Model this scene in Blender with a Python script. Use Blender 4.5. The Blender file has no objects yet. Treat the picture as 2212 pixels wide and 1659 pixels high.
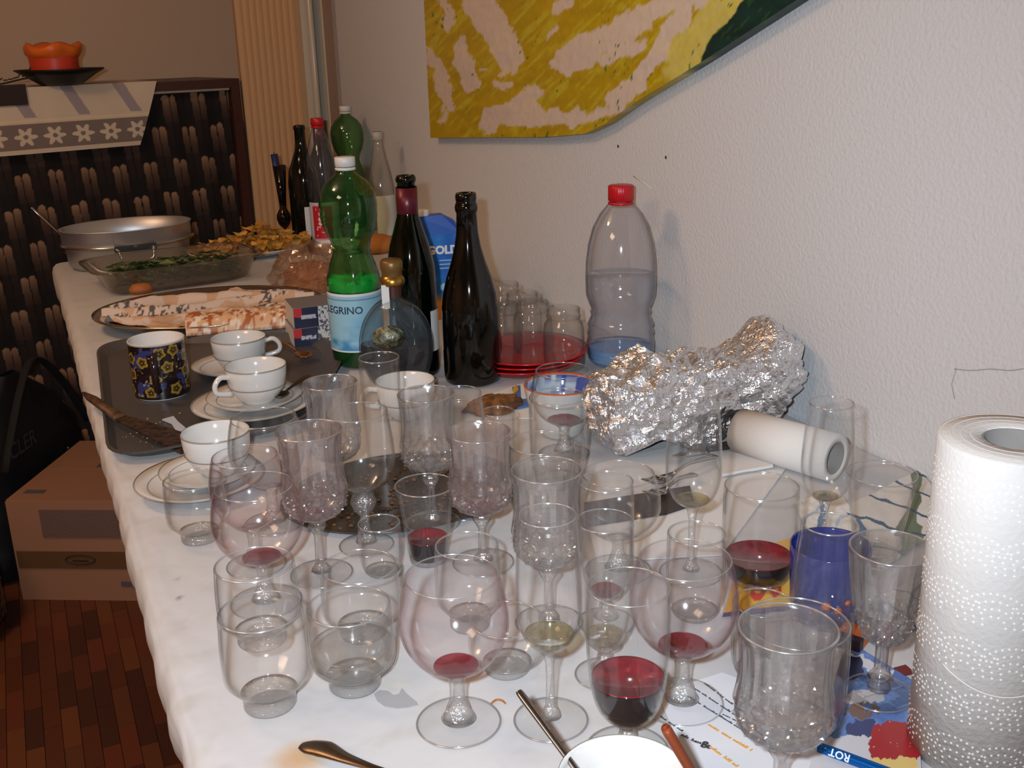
import bpy, bmesh, math, random
import numpy as np
from mathutils import Vector, Matrix, noise

random.seed(4); np.random.seed(4)
SC = bpy.context.scene
COL = SC.collection
PI = math.pi

# ------------------------------------------------------------------ camera
F, CX, CY = 2318.0, 1106.0, 829.5
TZ = 0.75                      # height of the table top
_p, _r = math.radians(18), math.radians(1.6)
_up = np.array([-math.cos(_p)*math.sin(_r), math.cos(_p)*math.cos(_r), math.sin(_p)])
_a = (-11-CX)/F
_Y = np.array([_a, (_up[2]-_a*_up[0])/_up[1], -1.0]); _Y /= np.linalg.norm(_Y)
_X = np.cross(_Y, _up)
MW = np.array([_X, _Y, _up])
CAM = np.array([0.0, 0.0, 1.30])

def ray(px, py): return MW @ np.array([(px-CX)/F, -(py-CY)/F, -1.0])
def at(px, py, z=TZ):
    d = ray(px, py); return CAM+d*((z-CAM[2])/d[2])
def atY(px, py, Y):
    d = ray(px, py); return CAM+d*(Y/d[1])
def atX(px, py, X):
    d = ray(px, py); return CAM+d*(X/d[0])
def proj(P):
    c = MW.T @ (np.array(P, float)-CAM); return (CX-c[0]/c[2]*F, CY+c[1]/c[2]*F, -c[2])
def mpp(P): return proj(P)[2]/F
def height(P, ry):
    lo, hi = 0.0, 1.2
    for _ in range(40):
        m = (lo+hi)/2
        if proj([P[0], P[1], P[2]+m])[1] > ry: lo = m
        else: hi = m
    return lo

cd = bpy.data.cameras.new('camera'); cam = bpy.data.objects.new('camera', cd); COL.objects.link(cam)
m = Matrix([[MW[i][j] for j in range(3)]+[CAM[i]] for i in range(3)]+[[0, 0, 0, 1]])
cam.matrix_world = m
cd.sensor_width = 36; cd.lens = 36*F/2212; cd.clip_start = 0.02
SC.camera = cam

# ------------------------------------------------------------------ world, light, exposure
w = bpy.data.worlds.new('world'); SC.world = w; w.use_nodes = True
w.node_tree.nodes['Background'].inputs[0].default_value = (0.5, 0.32, 0.2, 1)
w.node_tree.nodes['Background'].inputs[1].default_value = 0.15
SC.view_settings.view_transform = 'Standard'
SC.view_settings.look = 'None'
SC.view_settings.gamma = 1
SC.view_settings.exposure = 0
SC.view_settings.use_curve_mapping = False
SC.cycles.max_bounces = 14
SC.cycles.diffuse_bounces = 3
SC.cycles.glossy_bounces = 4
SC.cycles.transmission_bounces = 10
SC.cycles.transparent_max_bounces = 96
SC.cycles.caustics_reflective = False
SC.cycles.caustics_refractive = False
SC.cycles.sample_clamp_indirect = 3
SC.cycles.sample_clamp_direct = 0
SC.cycles.use_denoising = True
SC.cycles.use_adaptive_sampling = True
SC.cycles.adaptive_threshold = 0.02

def light(name, kind, loc, energy, color, size=0.1, rot=None, spot=None):
    l = bpy.data.lights.new(name, kind); l.energy = energy; l.color = color
    if kind == 'AREA': l.size = size
    else: l.shadow_soft_size = size
    o = bpy.data.objects.new(name, l); COL.objects.link(o); o.location = loc
    if rot is not None: o.rotation_euler = rot
    return o
# the camera's own flash, upper left of the lens
flash_loc = CAM + MW @ np.array([-0.055, 0.035, 0.01])
fl = light('camera_flash', 'SPOT', flash_loc, 63, (0.88, 0.98, 1.09), 0.013)
fl.data.spot_size = math.radians(100); fl.data.spot_blend = 1.0
fl.rotation_euler = (cam.matrix_world @ Matrix.Rotation(math.radians(4), 4, 'X') @ Matrix.Rotation(math.radians(3), 4, 'Y')).to_euler()
# warm room lamps: a ceiling cluster of four bulbs and a lamp further back
for dx in (-.09, .09):
    for dy in (-.09, .09):
        light('ceiling_bulb', 'POINT', (-.75+dx, 1.9+dy, 2.25), 6.4, (1.0, 0.61, 0.36), 0.045)
light('room_lamp', 'AREA', (-1.6, 0.2, 2.35), 21, (1.0, 0.66, 0.44), 0.8, (0, 0, 0))

# ------------------------------------------------------------------ colour + materials
def s2l(c):
    return tuple(((x/12.92) if x <= .04045 else ((x+.055)/1.055)**2.4) for x in (v/255 for v in c))
def npl(a):
    a = np.clip(np.asarray(a, float)/255, 0, 1)
    return np.where(a <= .04045, a/12.92, ((a+.055)/1.055)**2.4)

def new_mat(name):
    m = bpy.data.materials.new(name); m.use_nodes = True
    nt = m.node_tree; nt.nodes.clear()
    return m, nt, nt.nodes.new('ShaderNodeOutputMaterial')
def N(nt, kind, **kw):
    n = nt.nodes.new(kind)
    for k, v in kw.items(): setattr(n, k, v)
    return n
def bump_nodes(nt, scale, strength, dist, detail=3, coord='Object', stretch=None):
    tc = N(nt, 'ShaderNodeTexCoord'); nz = N(nt, 'ShaderNodeTexNoise')
    nz.inputs['Scale'].default_value = scale; nz.inputs['Detail'].default_value = detail
    src = tc.outputs[coord]
    if stretch:
        mp = N(nt, 'ShaderNodeMapping'); mp.inputs['Scale'].default_value = stretch
        nt.links.new(src, mp.inputs['Vector']); src = mp.outputs[0]
    nt.links.new(src, nz.inputs['Vector'])
    b = N(nt, 'ShaderNodeBump'); b.inputs['Strength'].default_value = strength; b.inputs['Distance'].default_value = dist
    nt.links.new(nz.outputs[0], b.inputs['Height'])
    return b, nz
_mc = {}
def mat(name, rgb, rough=.5, metal=0.0, bump=None, coat=0.0, var=None, spec=.5, vcol=False, alpha=None, sss=0, emis=None, trans=0):
    """principled; rgb in sRGB 0-255; bump=(scale,strength,distance); var=(rgb2, scale) noise mix"""
    if name in _mc: return _mc[name]
    m, nt, out = new_mat(name)
    p = N(nt, 'ShaderNodeBsdfPrincipled')
    p.inputs['Base Color'].default_value = (*s2l(rgb), 1)
    p.inputs['Roughness'].default_value = rough; p.inputs['Metallic'].default_value = metal
    p.inputs['Coat Weight'].default_value = coat; p.inputs['Specular IOR Level'].default_value = spec
    p.inputs['Transmission Weight'].default_value = trans
    if vcol:
        a = N(nt, 'ShaderNodeAttribute'); a.attribute_name = 'Col'
        nt.links.new(a.outputs['Color'], p.inputs['Base Color'])
    if var:
        tc = N(nt, 'ShaderNodeTexCoord'); nz = N(nt, 'ShaderNodeTexNoise'); nz.inputs['Scale'].default_value = var[1]; nz.inputs['Detail'].default_value = 4
        cr = N(nt, 'ShaderNodeValToRGB'); cr.color_ramp.elements[0].position = .38; cr.color_ramp.elements[1].position = .62
        cr.color_ramp.elements[0].color = (*s2l(rgb), 1); cr.color_ramp.elements[1].color = (*s2l(var[0]), 1)
        nt.links.new(tc.outputs['Object'], nz.inputs['Vector']); nt.links.new(nz.outputs[0], cr.inputs[0]); nt.links.new(cr.outputs[0], p.inputs['Base Color'])
    if bump:
        b, _ = bump_nodes(nt, *bump[:3], stretch=bump[3] if len(bump) > 3 else None)
        nt.links.new(b.outputs[0], p.inputs['Normal'])
    if alpha is not None:
        tr = N(nt, 'ShaderNodeBsdfTransparent'); mx = N(nt, 'ShaderNodeMixShader'); mx.inputs[0].default_value = alpha
        nt.links.new(tr.outputs[0], mx.inputs[1]); nt.links.new(p.outputs[0], mx.inputs[2]); nt.links.new(mx.outputs[0], out.inputs[0])
    else:
        nt.links.new(p.outputs[0], out.inputs[0])
    _mc[name] = m
    return m

def glass(name, tint=(.97, .97, .97), edge=(.62, .62, .62), refr=0.0, ior=1.45, rough=.02, haze=0.0, hazecol=(.8, .8, .8), bump=None, f0=.045, epow=3.0):
    """clear wall: straight transmission tinted by the path length at the rim, mirror by Schlick; refr adds real refraction"""
    if name in _mc: return _mc[name]
    m, nt, out = new_mat(name)
    lw = N(nt, 'ShaderNodeLayerWeight'); lw.inputs[0].default_value = .5
    L = nt.links.new
    def mth(op, a, b):
        n = N(nt, 'ShaderNodeMath', operation=op)
        for i, v in enumerate((a, b)):
            if isinstance(v, (int, float)): n.inputs[i].default_value = v
            else: L(v, n.inputs[i])
        return n.outputs[0]
    fc = lw.outputs['Facing']
    e = mth('POWER', fc, epow)
    fr = mth('ADD', mth('MULTIPLY', mth('POWER', fc, 5.0), .8), f0)
    mc = N(nt, 'ShaderNodeMix', data_type='RGBA'); L(e, mc.inputs['Factor'])
    mc.inputs['A'].default_value = (*tint, 1); mc.inputs['B'].default_value = (*edge, 1)
    tr = N(nt, 'ShaderNodeBsdfTransparent'); L(mc.outputs['Result'], tr.inputs[0])
    body = tr.outputs[0]
    if refr:
        g = N(nt, 'ShaderNodeBsdfRefraction'); g.inputs['IOR'].default_value = ior; g.inputs['Roughness'].default_value = 0; g.inputs['Color'].default_value = (*tint, 1)
        mx = N(nt, 'ShaderNodeMixShader'); mx.inputs[0].default_value = refr; L(body, mx.inputs[1]); L(g.outputs[0], mx.inputs[2]); body = mx.outputs[0]
    if haze:
        d = N(nt, 'ShaderNodeBsdfDiffuse'); d.inputs[0].default_value = (*hazecol, 1)
        mx = N(nt, 'ShaderNodeMixShader'); mx.inputs[0].default_value = haze; L(body, mx.inputs[1]); L(d.outputs[0], mx.inputs[2]); body = mx.outputs[0]
    gl = N(nt, 'ShaderNodeBsdfGlossy'); gl.inputs['Roughness'].default_value = rough; gl.inputs['Color'].default_value = (1, 1, 1, 1)
    if bump:
        b, _ = bump_nodes(nt, *bump[:3]); L(b.outputs[0], gl.inputs['Normal'])
    mx = N(nt, 'ShaderNodeMixShader'); L(fr, mx.inputs[0]); L(body, mx.inputs[1]); L(gl.outputs[0], mx.inputs[2])
    L(mx.outputs[0], out.inputs[0])
    _mc[name] = m
    return m

THIN = glass('clear_thin_glass', tint=(.994, .994, .993), haze=.008, edge=(.60, .605, .60), rough=.10, f0=.026, epow=4.5)
PINK = glass('wine_stained_glass', tint=(.993, .987, .988), edge=(.72, .55, .58), haze=.010, hazecol=(.85, .65, .68), rough=.10, f0=.026, epow=3.2)
RIMG = glass('polished_glass_rim', tint=(.95, .95, .945), edge=(.42, .42, .41), haze=.09, hazecol=(.95, .95, .94), rough=.16, f0=.16, epow=1.6)
THICK = glass('thick_glass', tint=(.992, .994, .992), edge=(.42, .43, .42), refr=.04, haze=.03, hazecol=(.95, .95, .95), rough=.16, f0=.12, epow=2.6, bump=(150, .7, .008))
CRYS = glass('cut_crystal', tint=(.993, .993, .993), edge=(.45, .45, .46), refr=.10, ior=1.5, rough=.13, haze=.02, hazecol=(.95, .95, .96), f0=.14, epow=2.0)
CRYSP = glass('stained_crystal', tint=(.99, .984, .986), edge=(.52, .42, .44), refr=.10, ior=1.5, rough=.13, haze=.022, hazecol=(.95, .80, .82), f0=.14, epow=2.2)
WATERM = glass('water', tint=(.98, .985, .98), edge=(.80, .81, .80), refr=.15, ior=1.33, f0=.08, rough=.06)
WINE = glass('red_wine', tint=(.07, .001, .002), edge=(.03, .0, .001), haze=.12, hazecol=(.04, .001, .003), f0=.04)
WINETOP = mat('red_wine_lit_surface', (128, 8, 26), .10, spec=.4, var=((92, 4, 18), 60))  # red glow of light passing through the wine, put into the colour
DREG = glass('red_wine_dregs', tint=(.62, .07, .12), edge=(.4, .02, .05), haze=.22, hazecol=(.38, .01, .04), f0=.04)
WHITEW = glass('white_wine', tint=(.86, .83, .68), edge=(.6, .56, .42), refr=.12, ior=1.33, haze=.03, hazecol=(.5, .45, .3))
JARG = glass('jar_glass', tint=(.965, .96, .95), edge=(.5, .49, .46), haze=.035, hazecol=(.6, .58, .55), rough=.05, f0=.03)
PETG = glass('green_plastic', tint=(.66, .84, .66), edge=(.10, .28, .12), haze=.05, hazecol=(.03, .22, .07), rough=.06)
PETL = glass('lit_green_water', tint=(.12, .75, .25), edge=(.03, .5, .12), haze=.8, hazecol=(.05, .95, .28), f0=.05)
PETC = glass('clear_plastic', tint=(.965, .97, .98), edge=(.42, .44, .50), haze=.015, hazecol=(.6, .65, .75), rough=.07, f0=.03, epow=4.0)
BLUEW = glass('bottled_water', tint=(.95, .965, .98), edge=(.50, .60, .75), haze=.02, hazecol=(.35, .55, .85), f0=.03)
GBOT = glass('green_bottle_glass', tint=(.05, .16, .07), edge=(.0, .015, .004), haze=.06, hazecol=(.0, .03, .01), rough=.05)
BBOT = mat('black_bottle_glass', (6, 7, 6), .06, spec=.6)
AMBER = glass('amber_spirit', tint=(.16, .05, .02), edge=(.05, .01, .004), haze=.08, hazecol=(.10, .02, .004))
SMOKE = glass('smoky_glass', tint=(.86, .88, .88), edge=(.10, .14, .15), haze=.05, hazecol=(.35, .5, .58), rough=.05, epow=2.0)
BRNG = glass('brown_glass', tint=(.30, .22, .18), edge=(.03, .02, .015), haze=.1, hazecol=(.02, .012, .008))
FILM = glass('plastic_film', tint=(.93, .88, .84), edge=(.60, .48, .38), haze=.14, hazecol=(.62, .42, .28), rough=.08, f0=.09)
DISHG = glass('dish_glass', tint=(.90, .88, .84), edge=(.32, .28, .22), haze=.05, hazecol=(.4, .34, .26), rough=.06, f0=.07)
PORC = mat('white_porcelain', (214, 212, 208), .12, coat=.3)
PAPER = mat('white_paper', (220, 219, 217), .75, bump=(300, .15, .001))
STEEL = mat('steel', (185, 182, 178), .18, 1.0)
WORN = mat('worn_cutlery_metal', (120, 104, 86), .32, 1.0, bump=(120, .2, .001))
VC = mat('printed', (255, 255, 255), .45, vcol=True)
VCG = mat('printed_glossy', (255, 255, 255), .15, vcol=True, coat=.3)
VCC = mat('printed_cloth', (255, 255, 255), .85, vcol=True)
WCAP = mat('white_cap', (215, 212, 208), .35)
RCAP = mat('red_cap', (190, 20, 30), .35)

# ------------------------------------------------------------------ object helpers
def link(name, me, material, parent=None, loc=None, kind=None, label=None):
    o = bpy.data.objects.new(name, me); COL.objects.link(o)
    if material: me.materials.append(material)
    if parent: o.parent = parent
    if loc is not None: o.location = loc
    if kind: o['kind'] = kind
    if label: o['label'] = label
    return o
def mesh(name, v, f, material, parent=None, loc=None, smooth=True, kind=None, label=None, col=None):
    me = bpy.data.meshes.new(name); me.from_pydata([tuple(map(float, x)) for x in v], [], [tuple(map(int, x)) for x in f]); 
    if col is not None:
        ca = me.color_attributes.new('Col', 'FLOAT_COLOR', 'POINT')
        c = np.ones((len(v), 4), np.float32); c[:, :3] = col; ca.data.foreach_set('color', c.ravel())
    if smooth: me.polygons.foreach_set('use_smooth', [True]*len(me.polygons))
    me.update()
    return link(name, me, material, parent, loc, kind, label)
def thing(name, label, cat, loc=(0, 0, 0), rz=0, group=None):
    o = bpy.data.objects.new(name, None); COL.objects.link(o); o.empty_display_size = .02
    o.location = tuple(map(float, loc)); o.rotation_euler = (0, 0, rz)
    o['label'] = label; o['category'] = cat
    if group: o['group'] = group
    return o
def tag(o, label, cat, group=None):
    o['label'] = label; o['category'] = cat
    if group: o['group'] = group
    return o

def lathe(prof, seg=48, mod=None, close=False):
    v = []; f = []; rings = []
    for (r, z) in prof:
        if r < 1e-6: rings.append((len(v), 1)); v.append((0, 0, z))
        else:
            s = len(v)
            for i in range(seg):
                t = 2*PI*i/seg; rr = mod(r, z, t) if mod else r
                if isinstance(rr, tuple): rr, zz = rr
                else: zz = z
                v.append((rr*math.cos(t), rr*math.sin(t), zz))
            rings.append((s, seg))
    for a in range(len(rings)-1):
        s0, n0 = rings[a]; s1, n1 = rings[a+1]
        for i in range(seg):
            j = (i+1) % seg
            if n0 == 1 and n1 == 1: continue
            if n0 == 1: f.append((s0, s1+j, s1+i))
            elif n1 == 1: f.append((s0+i, s0+j, s1))
            else: f.append((s0+i, s0+j, s1+j, s1+i))
    return v, f
def tubev(pts, rad, seg=10, flat=1.0):
    """swept tube; rad number or list; flat squashes along world z-ish"""
    P = [Vector(p) for p in pts]; n = len(P)
    R = list(rad) if isinstance(rad, (list, tuple)) else [rad]*n
    if 4 <= n <= 9:
        Q, S = [], []
        for i in range(n-1):
            a, b, c, d = P[max(i-1, 0)], P[i], P[i+1], P[min(i+2, n-1)]
            for k in range(4):
                t = k/4; Q.append((b*2+(c-a)*t+(a*2-b*5+c*4-d)*t*t+(b*3-a-c*3+d)*t**3)*.5); S.append(R[i]+(R[i+1]-R[i])*t)
        P, R = Q+[P[-1]], S+[R[-1]]; n = len(P)
    v = []; f = []
    prev = None
    for i in range(n):
        t = (P[min(i+1, n-1)]-P[max(i-1, 0)]).normalized()
        a = prev if prev else (Vector((0, 0, 1)) if abs(t.z) < .9 else Vector((1, 0, 0)))
        b = t.cross(a).normalized(); a2 = b.cross(t).normalized(); prev = a2
        for k in range(seg):
            q = 2*PI*k/seg
            v.append(P[i]+b*(math.cos(q)*R[i])+a2*(math.sin(q)*R[i]*flat))
    for i in range(n-1):
        for k in range(seg):
            j = (k+1) % seg
            f.append((i*seg+k, i*seg+j, (i+1)*seg+j, (i+1)*seg+k))
    f.append(tuple(range(seg-1, -1, -1))); f.append(tuple((n-1)*seg+k for k in range(seg)))
    return v, f
def boxv(x0, x1, y0, y1, z0, z1):
    v = [(x, y, z) for z in (z0, z1) for y in (y0, y1) for x in (x0, x1)]
    return v, [(0, 2, 3, 1), (4, 5, 7, 6), (0, 1, 5, 4), (2, 6, 7, 3), (0, 4, 6, 2), (1, 3, 7, 5)]
def merge(*parts):
    V = []; Fc = []
    for v, f in parts:
        s = len(V); V += list(v); Fc += [tuple(i+s for i in q) for q in f]
    return V, Fc
def bevel(o, width, seg=2):
    b = o.modifiers.new('bevel', 'BEVEL'); b.width = width; b.segments = seg; b.limit_method = 'ANGLE'; return o
def prism(poly, z0, z1, zf=None):
    n = len(poly); v = [(x, y, z0) for x, y in poly]+[(x, y, z1) for x, y in poly]
    f = [tuple(range(n-1, -1, -1)), tuple(range(n, 2*n))]+[(i, (i+1) % n, n+(i+1) % n, n+i) for i in range(n)]
    return v, f
def vnoise(x, y, seed=0, oct=3):
    x = np.asarray(x, float); y = np.asarray(y, float); out = np.zeros(np.broadcast(x, y).shape); amp = 1; tot = 0
    for o in range(oct):
        rs = np.random.RandomState(seed*17+o); T = rs.rand(64, 64)
        xi = np.floor(x).astype(int); yi = np.floor(y).astype(int); fx = x-xi; fy = y-yi
        fx = fx*fx*(3-2*fx); fy = fy*fy*(3-2*fy)
        g = lambda a, b: T[a % 64, b % 64]
        out += amp*((g(xi, yi)*(1-fx)+g(xi+1, yi)*fx)*(1-fy)+(g(xi, yi+1)*(1-fx)+g(xi+1, yi+1)*fx)*fy)
        tot += amp; amp *= .5; x = x*2.03+7; y = y*2.03+3
    return out/tot
def gridv(nu, nv, fn):
    """fn(u,v) arrays -> (x,y,z) arrays"""
    U, V = np.meshgrid(np.linspace(0, 1, nu), np.linspace(0, 1, nv), indexing='ij')
    X, Y, Z = fn(U, V)
    v = np.stack([X.ravel(), Y.ravel(), Z.ravel()], 1)
    i, j = np.meshgrid(np.arange(nu-1), np.arange(nv-1), indexing='ij'); a = (i*nv+j).ravel()
    f = np.stack([a, a+nv, a+nv+1, a+1], 1)
    return v, f, U.ravel(), V.ravel()
def solidify(o, t, off=-1):
    s = o.modifiers.new('thickness', 'SOLIDIFY'); s.thickness = t; s.offset = off; return o
def text_mesh(s, size, bold=0.0):
    c = bpy.data.curves.new('t', 'FONT'); c.body = s; c.size = size; c.offset = bold; c.align_x = 'CENTER'; c.align_y = 'CENTER'; c.resolution_u = 3
    o = bpy.data.objects.new('t', c); COL.objects.link(o)
    dg = bpy.context.evaluated_depsgraph_get(); me = o.evaluated_get(dg).to_mesh()
    v = [tuple(p.co) for p in me.vertices]; f = [tuple(p.vertices) for p in me.polygons]
    o.evaluated_get(dg).to_mesh_clear(); COL.objects.unlink(o); bpy.data.objects.remove(o); bpy.data.curves.remove(c)
    return v, f
def text_plane(name, s, size, origin, ex, ey, material, parent=None, bold=0.0):
    v, f = text_mesh(s, size, bold); O = Vector(origin); ex = Vector(ex).normalized(); ey = Vector(ey).normalized()
    return mesh(name, [O+ex*a[0]+ey*a[1] for a in v], f, material, parent, smooth=False)
def text_cyl(name, s, size, R, th0, z0, material, parent, bold=0.0, vertical=False):
    v, f = text_mesh(s, size, bold); o = []
    for a in v:
        x, y = (a[0], a[1]) if not vertical else (-a[1], a[0])
        t = th0+x/R; o.append((R*math.cos(t), R*math.sin(t), z0+y))
    return mesh(name, o, f, material, parent, smooth=False)
def facing(loc): return math.atan2(-loc[1], -loc[0])

# ------------------------------------------------------------------ the room
WX = 0.995
def structure(name, v, f, material, smooth=False, label=None, parent=None):
    o = mesh(name, v, f, material, parent, smooth=smooth); o['kind'] = 'structure'
    if label: o['label'] = label
    return o
WALLM = mat('white_stucco_wall', (211, 213, 215), .85, bump=(170, .35, .004))
BACKM = mat('plain_back_wall', (214, 186, 160), .85, bump=(150, .2, .003))
structure('wall_right', *boxv(WX, WX+.12, -2, 3.62, 0, 2.5), WALLM, label='white woodchip wall along the right side of the table')
structure('wall_back', *boxv(-3.2, 2.2, 4.55, 4.67, 0, 2.5), BACKM, label='plain back wall behind the patterned cabinet')
structure('wall_left', *boxv(-3.3, -3.2, -2, 4.67, 0, 2.5), BACKM)
structure('wall_rear', *boxv(-3.3, 2.2, -2.12, -2, 0, 2.5), BACKM)
structure('wall_side', *boxv(1.45, 1.55, 3.62, 4.55, 0, 2.5), BACKM)
structure('wall_corner', *boxv(WX+.12, 1.55, 3.52, 3.62, 0, 2.5), BACKM)
structure('ceiling', *boxv(-3.3, 2.2, -2.12, 4.67, 2.5, 2.6), mat('ceiling_paint', (215, 208, 198), .9))
fl_o = structure('floor', *boxv(-3.3, 2.2, -2.12, 4.67, -.06, -.006), mat('parquet_bed', (38, 20, 12), .6), label='dark reddish brown parquet floor')
# parquet blocks: bricks of wood laid in offset rows, near ones as parts, the rest joined
PARQ = [mat('parquet_wood_%s' % n, c, .38, bump=(60, .15, .001, (6, 1, 1))) for n, c in
        (('red', (98, 48, 30)), ('brown', (86, 44, 26)), ('dark', (66, 36, 26)), ('honey', (104, 58, 32)), ('mid', (92, 52, 32)))]
blocks = []
bw, bl = .034, .145
for i in range(-66, 42):
    for j in range(int(-1.6/bl), int(4.5/bl)):
        x = i*bw; y = j*bl+((i*7) % 5)*bl/5
        c = proj((x, y, 0))
        vis = c[2] > 0 and -30 < c[0] < 420 and 1200 < c[1] < 1690
        blocks.append((0 if vis else 1, math.hypot(x, y), x, y))
blocks.sort()
bms = []
for m_ in PARQ:
    v, f = boxv(-bw/2+.0006, bw/2-.0006, -bl/2+.0006, bl/2-.0006, -.012, 0)
    me = bpy.data.meshes.new('parquet_block'); me.from_pydata(v, [], f); me.materials.append(m_); bms.append(me)
rest = {}
nv_ = 0
for vis, d, x, y in blocks:
    k = random.choice([0, 0, 1, 1, 2, 3, 4, 4]); dz = random.uniform(-.0006, .0004)
    if vis == 0 and nv_ < 290:
        o = bpy.data.objects.new('parquet_block', bms[k]); COL.objects.link(o); o.parent = fl_o; o.location = (x, y, dz); nv_ += 1
    elif d < 4.6:
        rest.setdefault(k, []).append(boxv(x-bw/2+.0006, x+bw/2-.0006, y-bl/2+.0006, y+bl/2-.0006, -.012, dz))
for k, parts in rest.items():
    v, f = merge(*parts) if len(parts) < 50 else (None, None)
    if v is None:
        A = np.array([p[0] for p in parts]).reshape(-1, 3); Fb = np.array(parts[0][1])
        f = (Fb[None]+8*np.arange(len(parts))[:, None, None]).reshape(-1, 4); v = A
    mesh('parquet_field', v, f, PARQ[k], fl_o, smooth=False, kind='stuff')

# door frame and pleated door at the far end of the right wall
TRIM = mat('cream_gloss_trim', (205, 192, 170), .25)
TRIM2 = mat('grey_trim', (150, 132, 122), .4)
PLEAT = mat('tan_folding_door', (205, 160, 112), .6)
d1 = structure('door_1', *boxv(.74, .755, 3.80, 3.83, 0, 2.3), PLEAT, label='tan pleated folding door beside the patterned cabinet')
def pleats(U, V): 
    x = .745+U*.20; return x, 3.80-.0025*np.abs(np.sin(U*PI*9)), V*2.3
v, f, _, _ = gridv(73, 2, pleats)
o = mesh('pleated_panel', v, f, PLEAT, d1, smooth=False); solidify(o, .008)
t1 = structure('trim_1', *tubev([(.968, 3.70, 0), (.968, 3.70, 2.4)], .012, 10), TRIM, smooth=True, label='glossy cream rounded door frame moulding')
t2 = structure('trim_2', *tubev([(1.005, 3.66, 0), (1.005, 3.66, 2.4)], .014, 10), TRIM, smooth=True)
t3 = structure('trim_3', *boxv(.94, 1.08, 3.72, 3.80, 0, 2.4), TRIM, label='cream door frame')
t4 = structure('trim_4', *boxv(.983, .999, 3.49, 3.60, 0, 2.4), TRIM2, label='narrow grey brown door frame face')
# marks on the wall
def decal_wall(name, pts, parent, material, x=WX-.0006, r=.0012):
    q = [tuple(atX(px, py, x)) for px, py in pts]
    v, f = tubev(q, r, 6, 1.0); v = [(min(a[0]*0+x, x)+.0*a[0]-.0003+(a[0]-x)*.2, a[1], a[2]) for a in v]
    return mesh(name, v, f, material, parent)
wall_r = bpy.data.objects['wall_right']
SCR = mat('wall_scuff', (166, 164, 163), .8)
decal_wall('scratch', [(2062, 797), (2100, 800), (2140, 797), (2180, 800), (2212, 796)], wall_r, SCR, r=.0006)
decal_wall('scratch', [(2066, 795), (2056, 830), (2062, 862)], wall_r, SCR, r=.0005)
decal_wall('scratch', [(1368, 380), (1385, 392), (1408, 408)], wall_r, mat('pale_wall_mark', (225, 215, 205), .5), r=.0012)  # short mark, paler than the wall
for px, py in ((1335, 316), (1707, 19), (1438, 340)):
    P = atX(px, py, WX-.001); s = .003
    oc = mesh('chip', *lathe([(0, -.0005), (s, 0), (0, .0008)], 8), mat('wall_chip', (70, 66, 62), .8), wall_r, P)
    oc.rotation_euler = (0, PI/2, 0)

# painting: a shaped canvas hanging on the right wall
def zb(y):
    return np.interp(-np.asarray(y), [-2.618, -1.95, -1.80, -1.72, -1.62, -1.417, -1.208, -.9], [1.058, 1.106, 1.122, 1.145, 1.185, 1.256, 1.334, 1.45])
STR = [((1039, 0), (1103, 127), 32), ((1020, 0), (1085, 105), 24), ((995, 103), (1018, 175), 20), ((924, 108), (972, 222), 13), ((952, 0), (971, 52), 11),
       ((1060, 262), (1110, 236), 24), ((1110, 236), (1152, 200), 20), ((1090, 240), (1160, 246), 26), ((1160, 246), (1250, 252), 13), ((1225, 132), (1377, 42), 30), ((1377, 42), (1440, 0), 22),
       ((1300, 133), (1377, 93), 13), ((1472, 25), (1425, 110), 24), ((1425, 110), (1380, 172), 20), ((1380, 172), (1325, 222), 20), ((1325, 228), (1240, 266), 12),
       ((1212, 10), (1226, 4), 16), ((1085, 183), (1092, 187), 13), ((1450, 0), (1530, 0), 20), ((1180, 80), (1200, 60), 5), ((1045, 150), (1052, 156), 5), ((960, 235), (950, 262), 7),
       ((1000, -40), (940, -160), 30), ((1180, -60), (1220, -180), 36), ((1380, -60), (1300, -200), 30)]
def paint_col(px, py):
    wx = (vnoise(px/28, py/28, 1, 4)-.5)*34; wy = (vnoise(px/24+9, py/24, 2, 4)-.5)*34
    x, y = px+wx, py+wy
    n1 = vnoise(px/60, py/22, 3, 4); n2 = vnoise((px+py)/9, (py-px)/60, 4, 4)
    base = np.stack([168+34*n1, 146+30*n1-12*n2, 10+16*n2], -1)
    lemon = np.clip((n2-.52)*5, 0, 1)[..., None]*.6
    base = base*(1-lemon)+np.array([205, 205, 60])*lemon
    d = np.full(px.shape, 1e9)
    for a, b, r in STR:
        ax, ay = a; dx, dy = b[0]-ax, b[1]-ay
        t = np.clip(((x-ax)*dx+(y-ay)*dy)/(dx*dx+dy*dy), 0, 1)
        d = np.minimum(d, np.hypot(x-ax-t*dx, y-ay-t*dy)-r)
    k = np.clip(-(d+ (n2-.5)*14)/3+.5, 0, 1)[..., None]
    pk = np.stack([208+16*n1, 192+14*n1, 176+12*n2], -1)
    base = base*(1-k)+pk*k
    # pale lemon rim stroke along the lower right and dark green corner
    bx = np.interp(py, [-300, 0, 36, 84, 131, 200], [1790, 1604, 1580, 1534, 1512, 1500])
    q = np.clip((x-bx+70+20*n1)/10, 0, 1)[..., None]*np.clip((190-y)/30, 0, 1)[..., None]
    base = base*(1-q)+np.stack([200+20*n1, 186+20*n1, 70+60*n2], -1)*q
    g = np.clip((px+(wx*.4)-bx)/3, 0, 1)[..., None]
    gr = np.stack([10+20*(n2 > .70), 36+26*n1+26*(n2 > .70), 34+20*n1], -1)
    base = base*(1-g)+gr*g
    sp = ((vnoise(px/7, py/7, 8, 2) > .80) & (vnoise(px/60, py/60, 9, 2) > .55))[..., None]
    base = np.where(sp & (g < .5), np.array([80, 120, 40]), base)
    return base
pt = thing('shaped_painting', 'yellow and white abstract painting with a dark green corner, on the white wall', 'painting', (WX, 1.8, 1.3))
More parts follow.
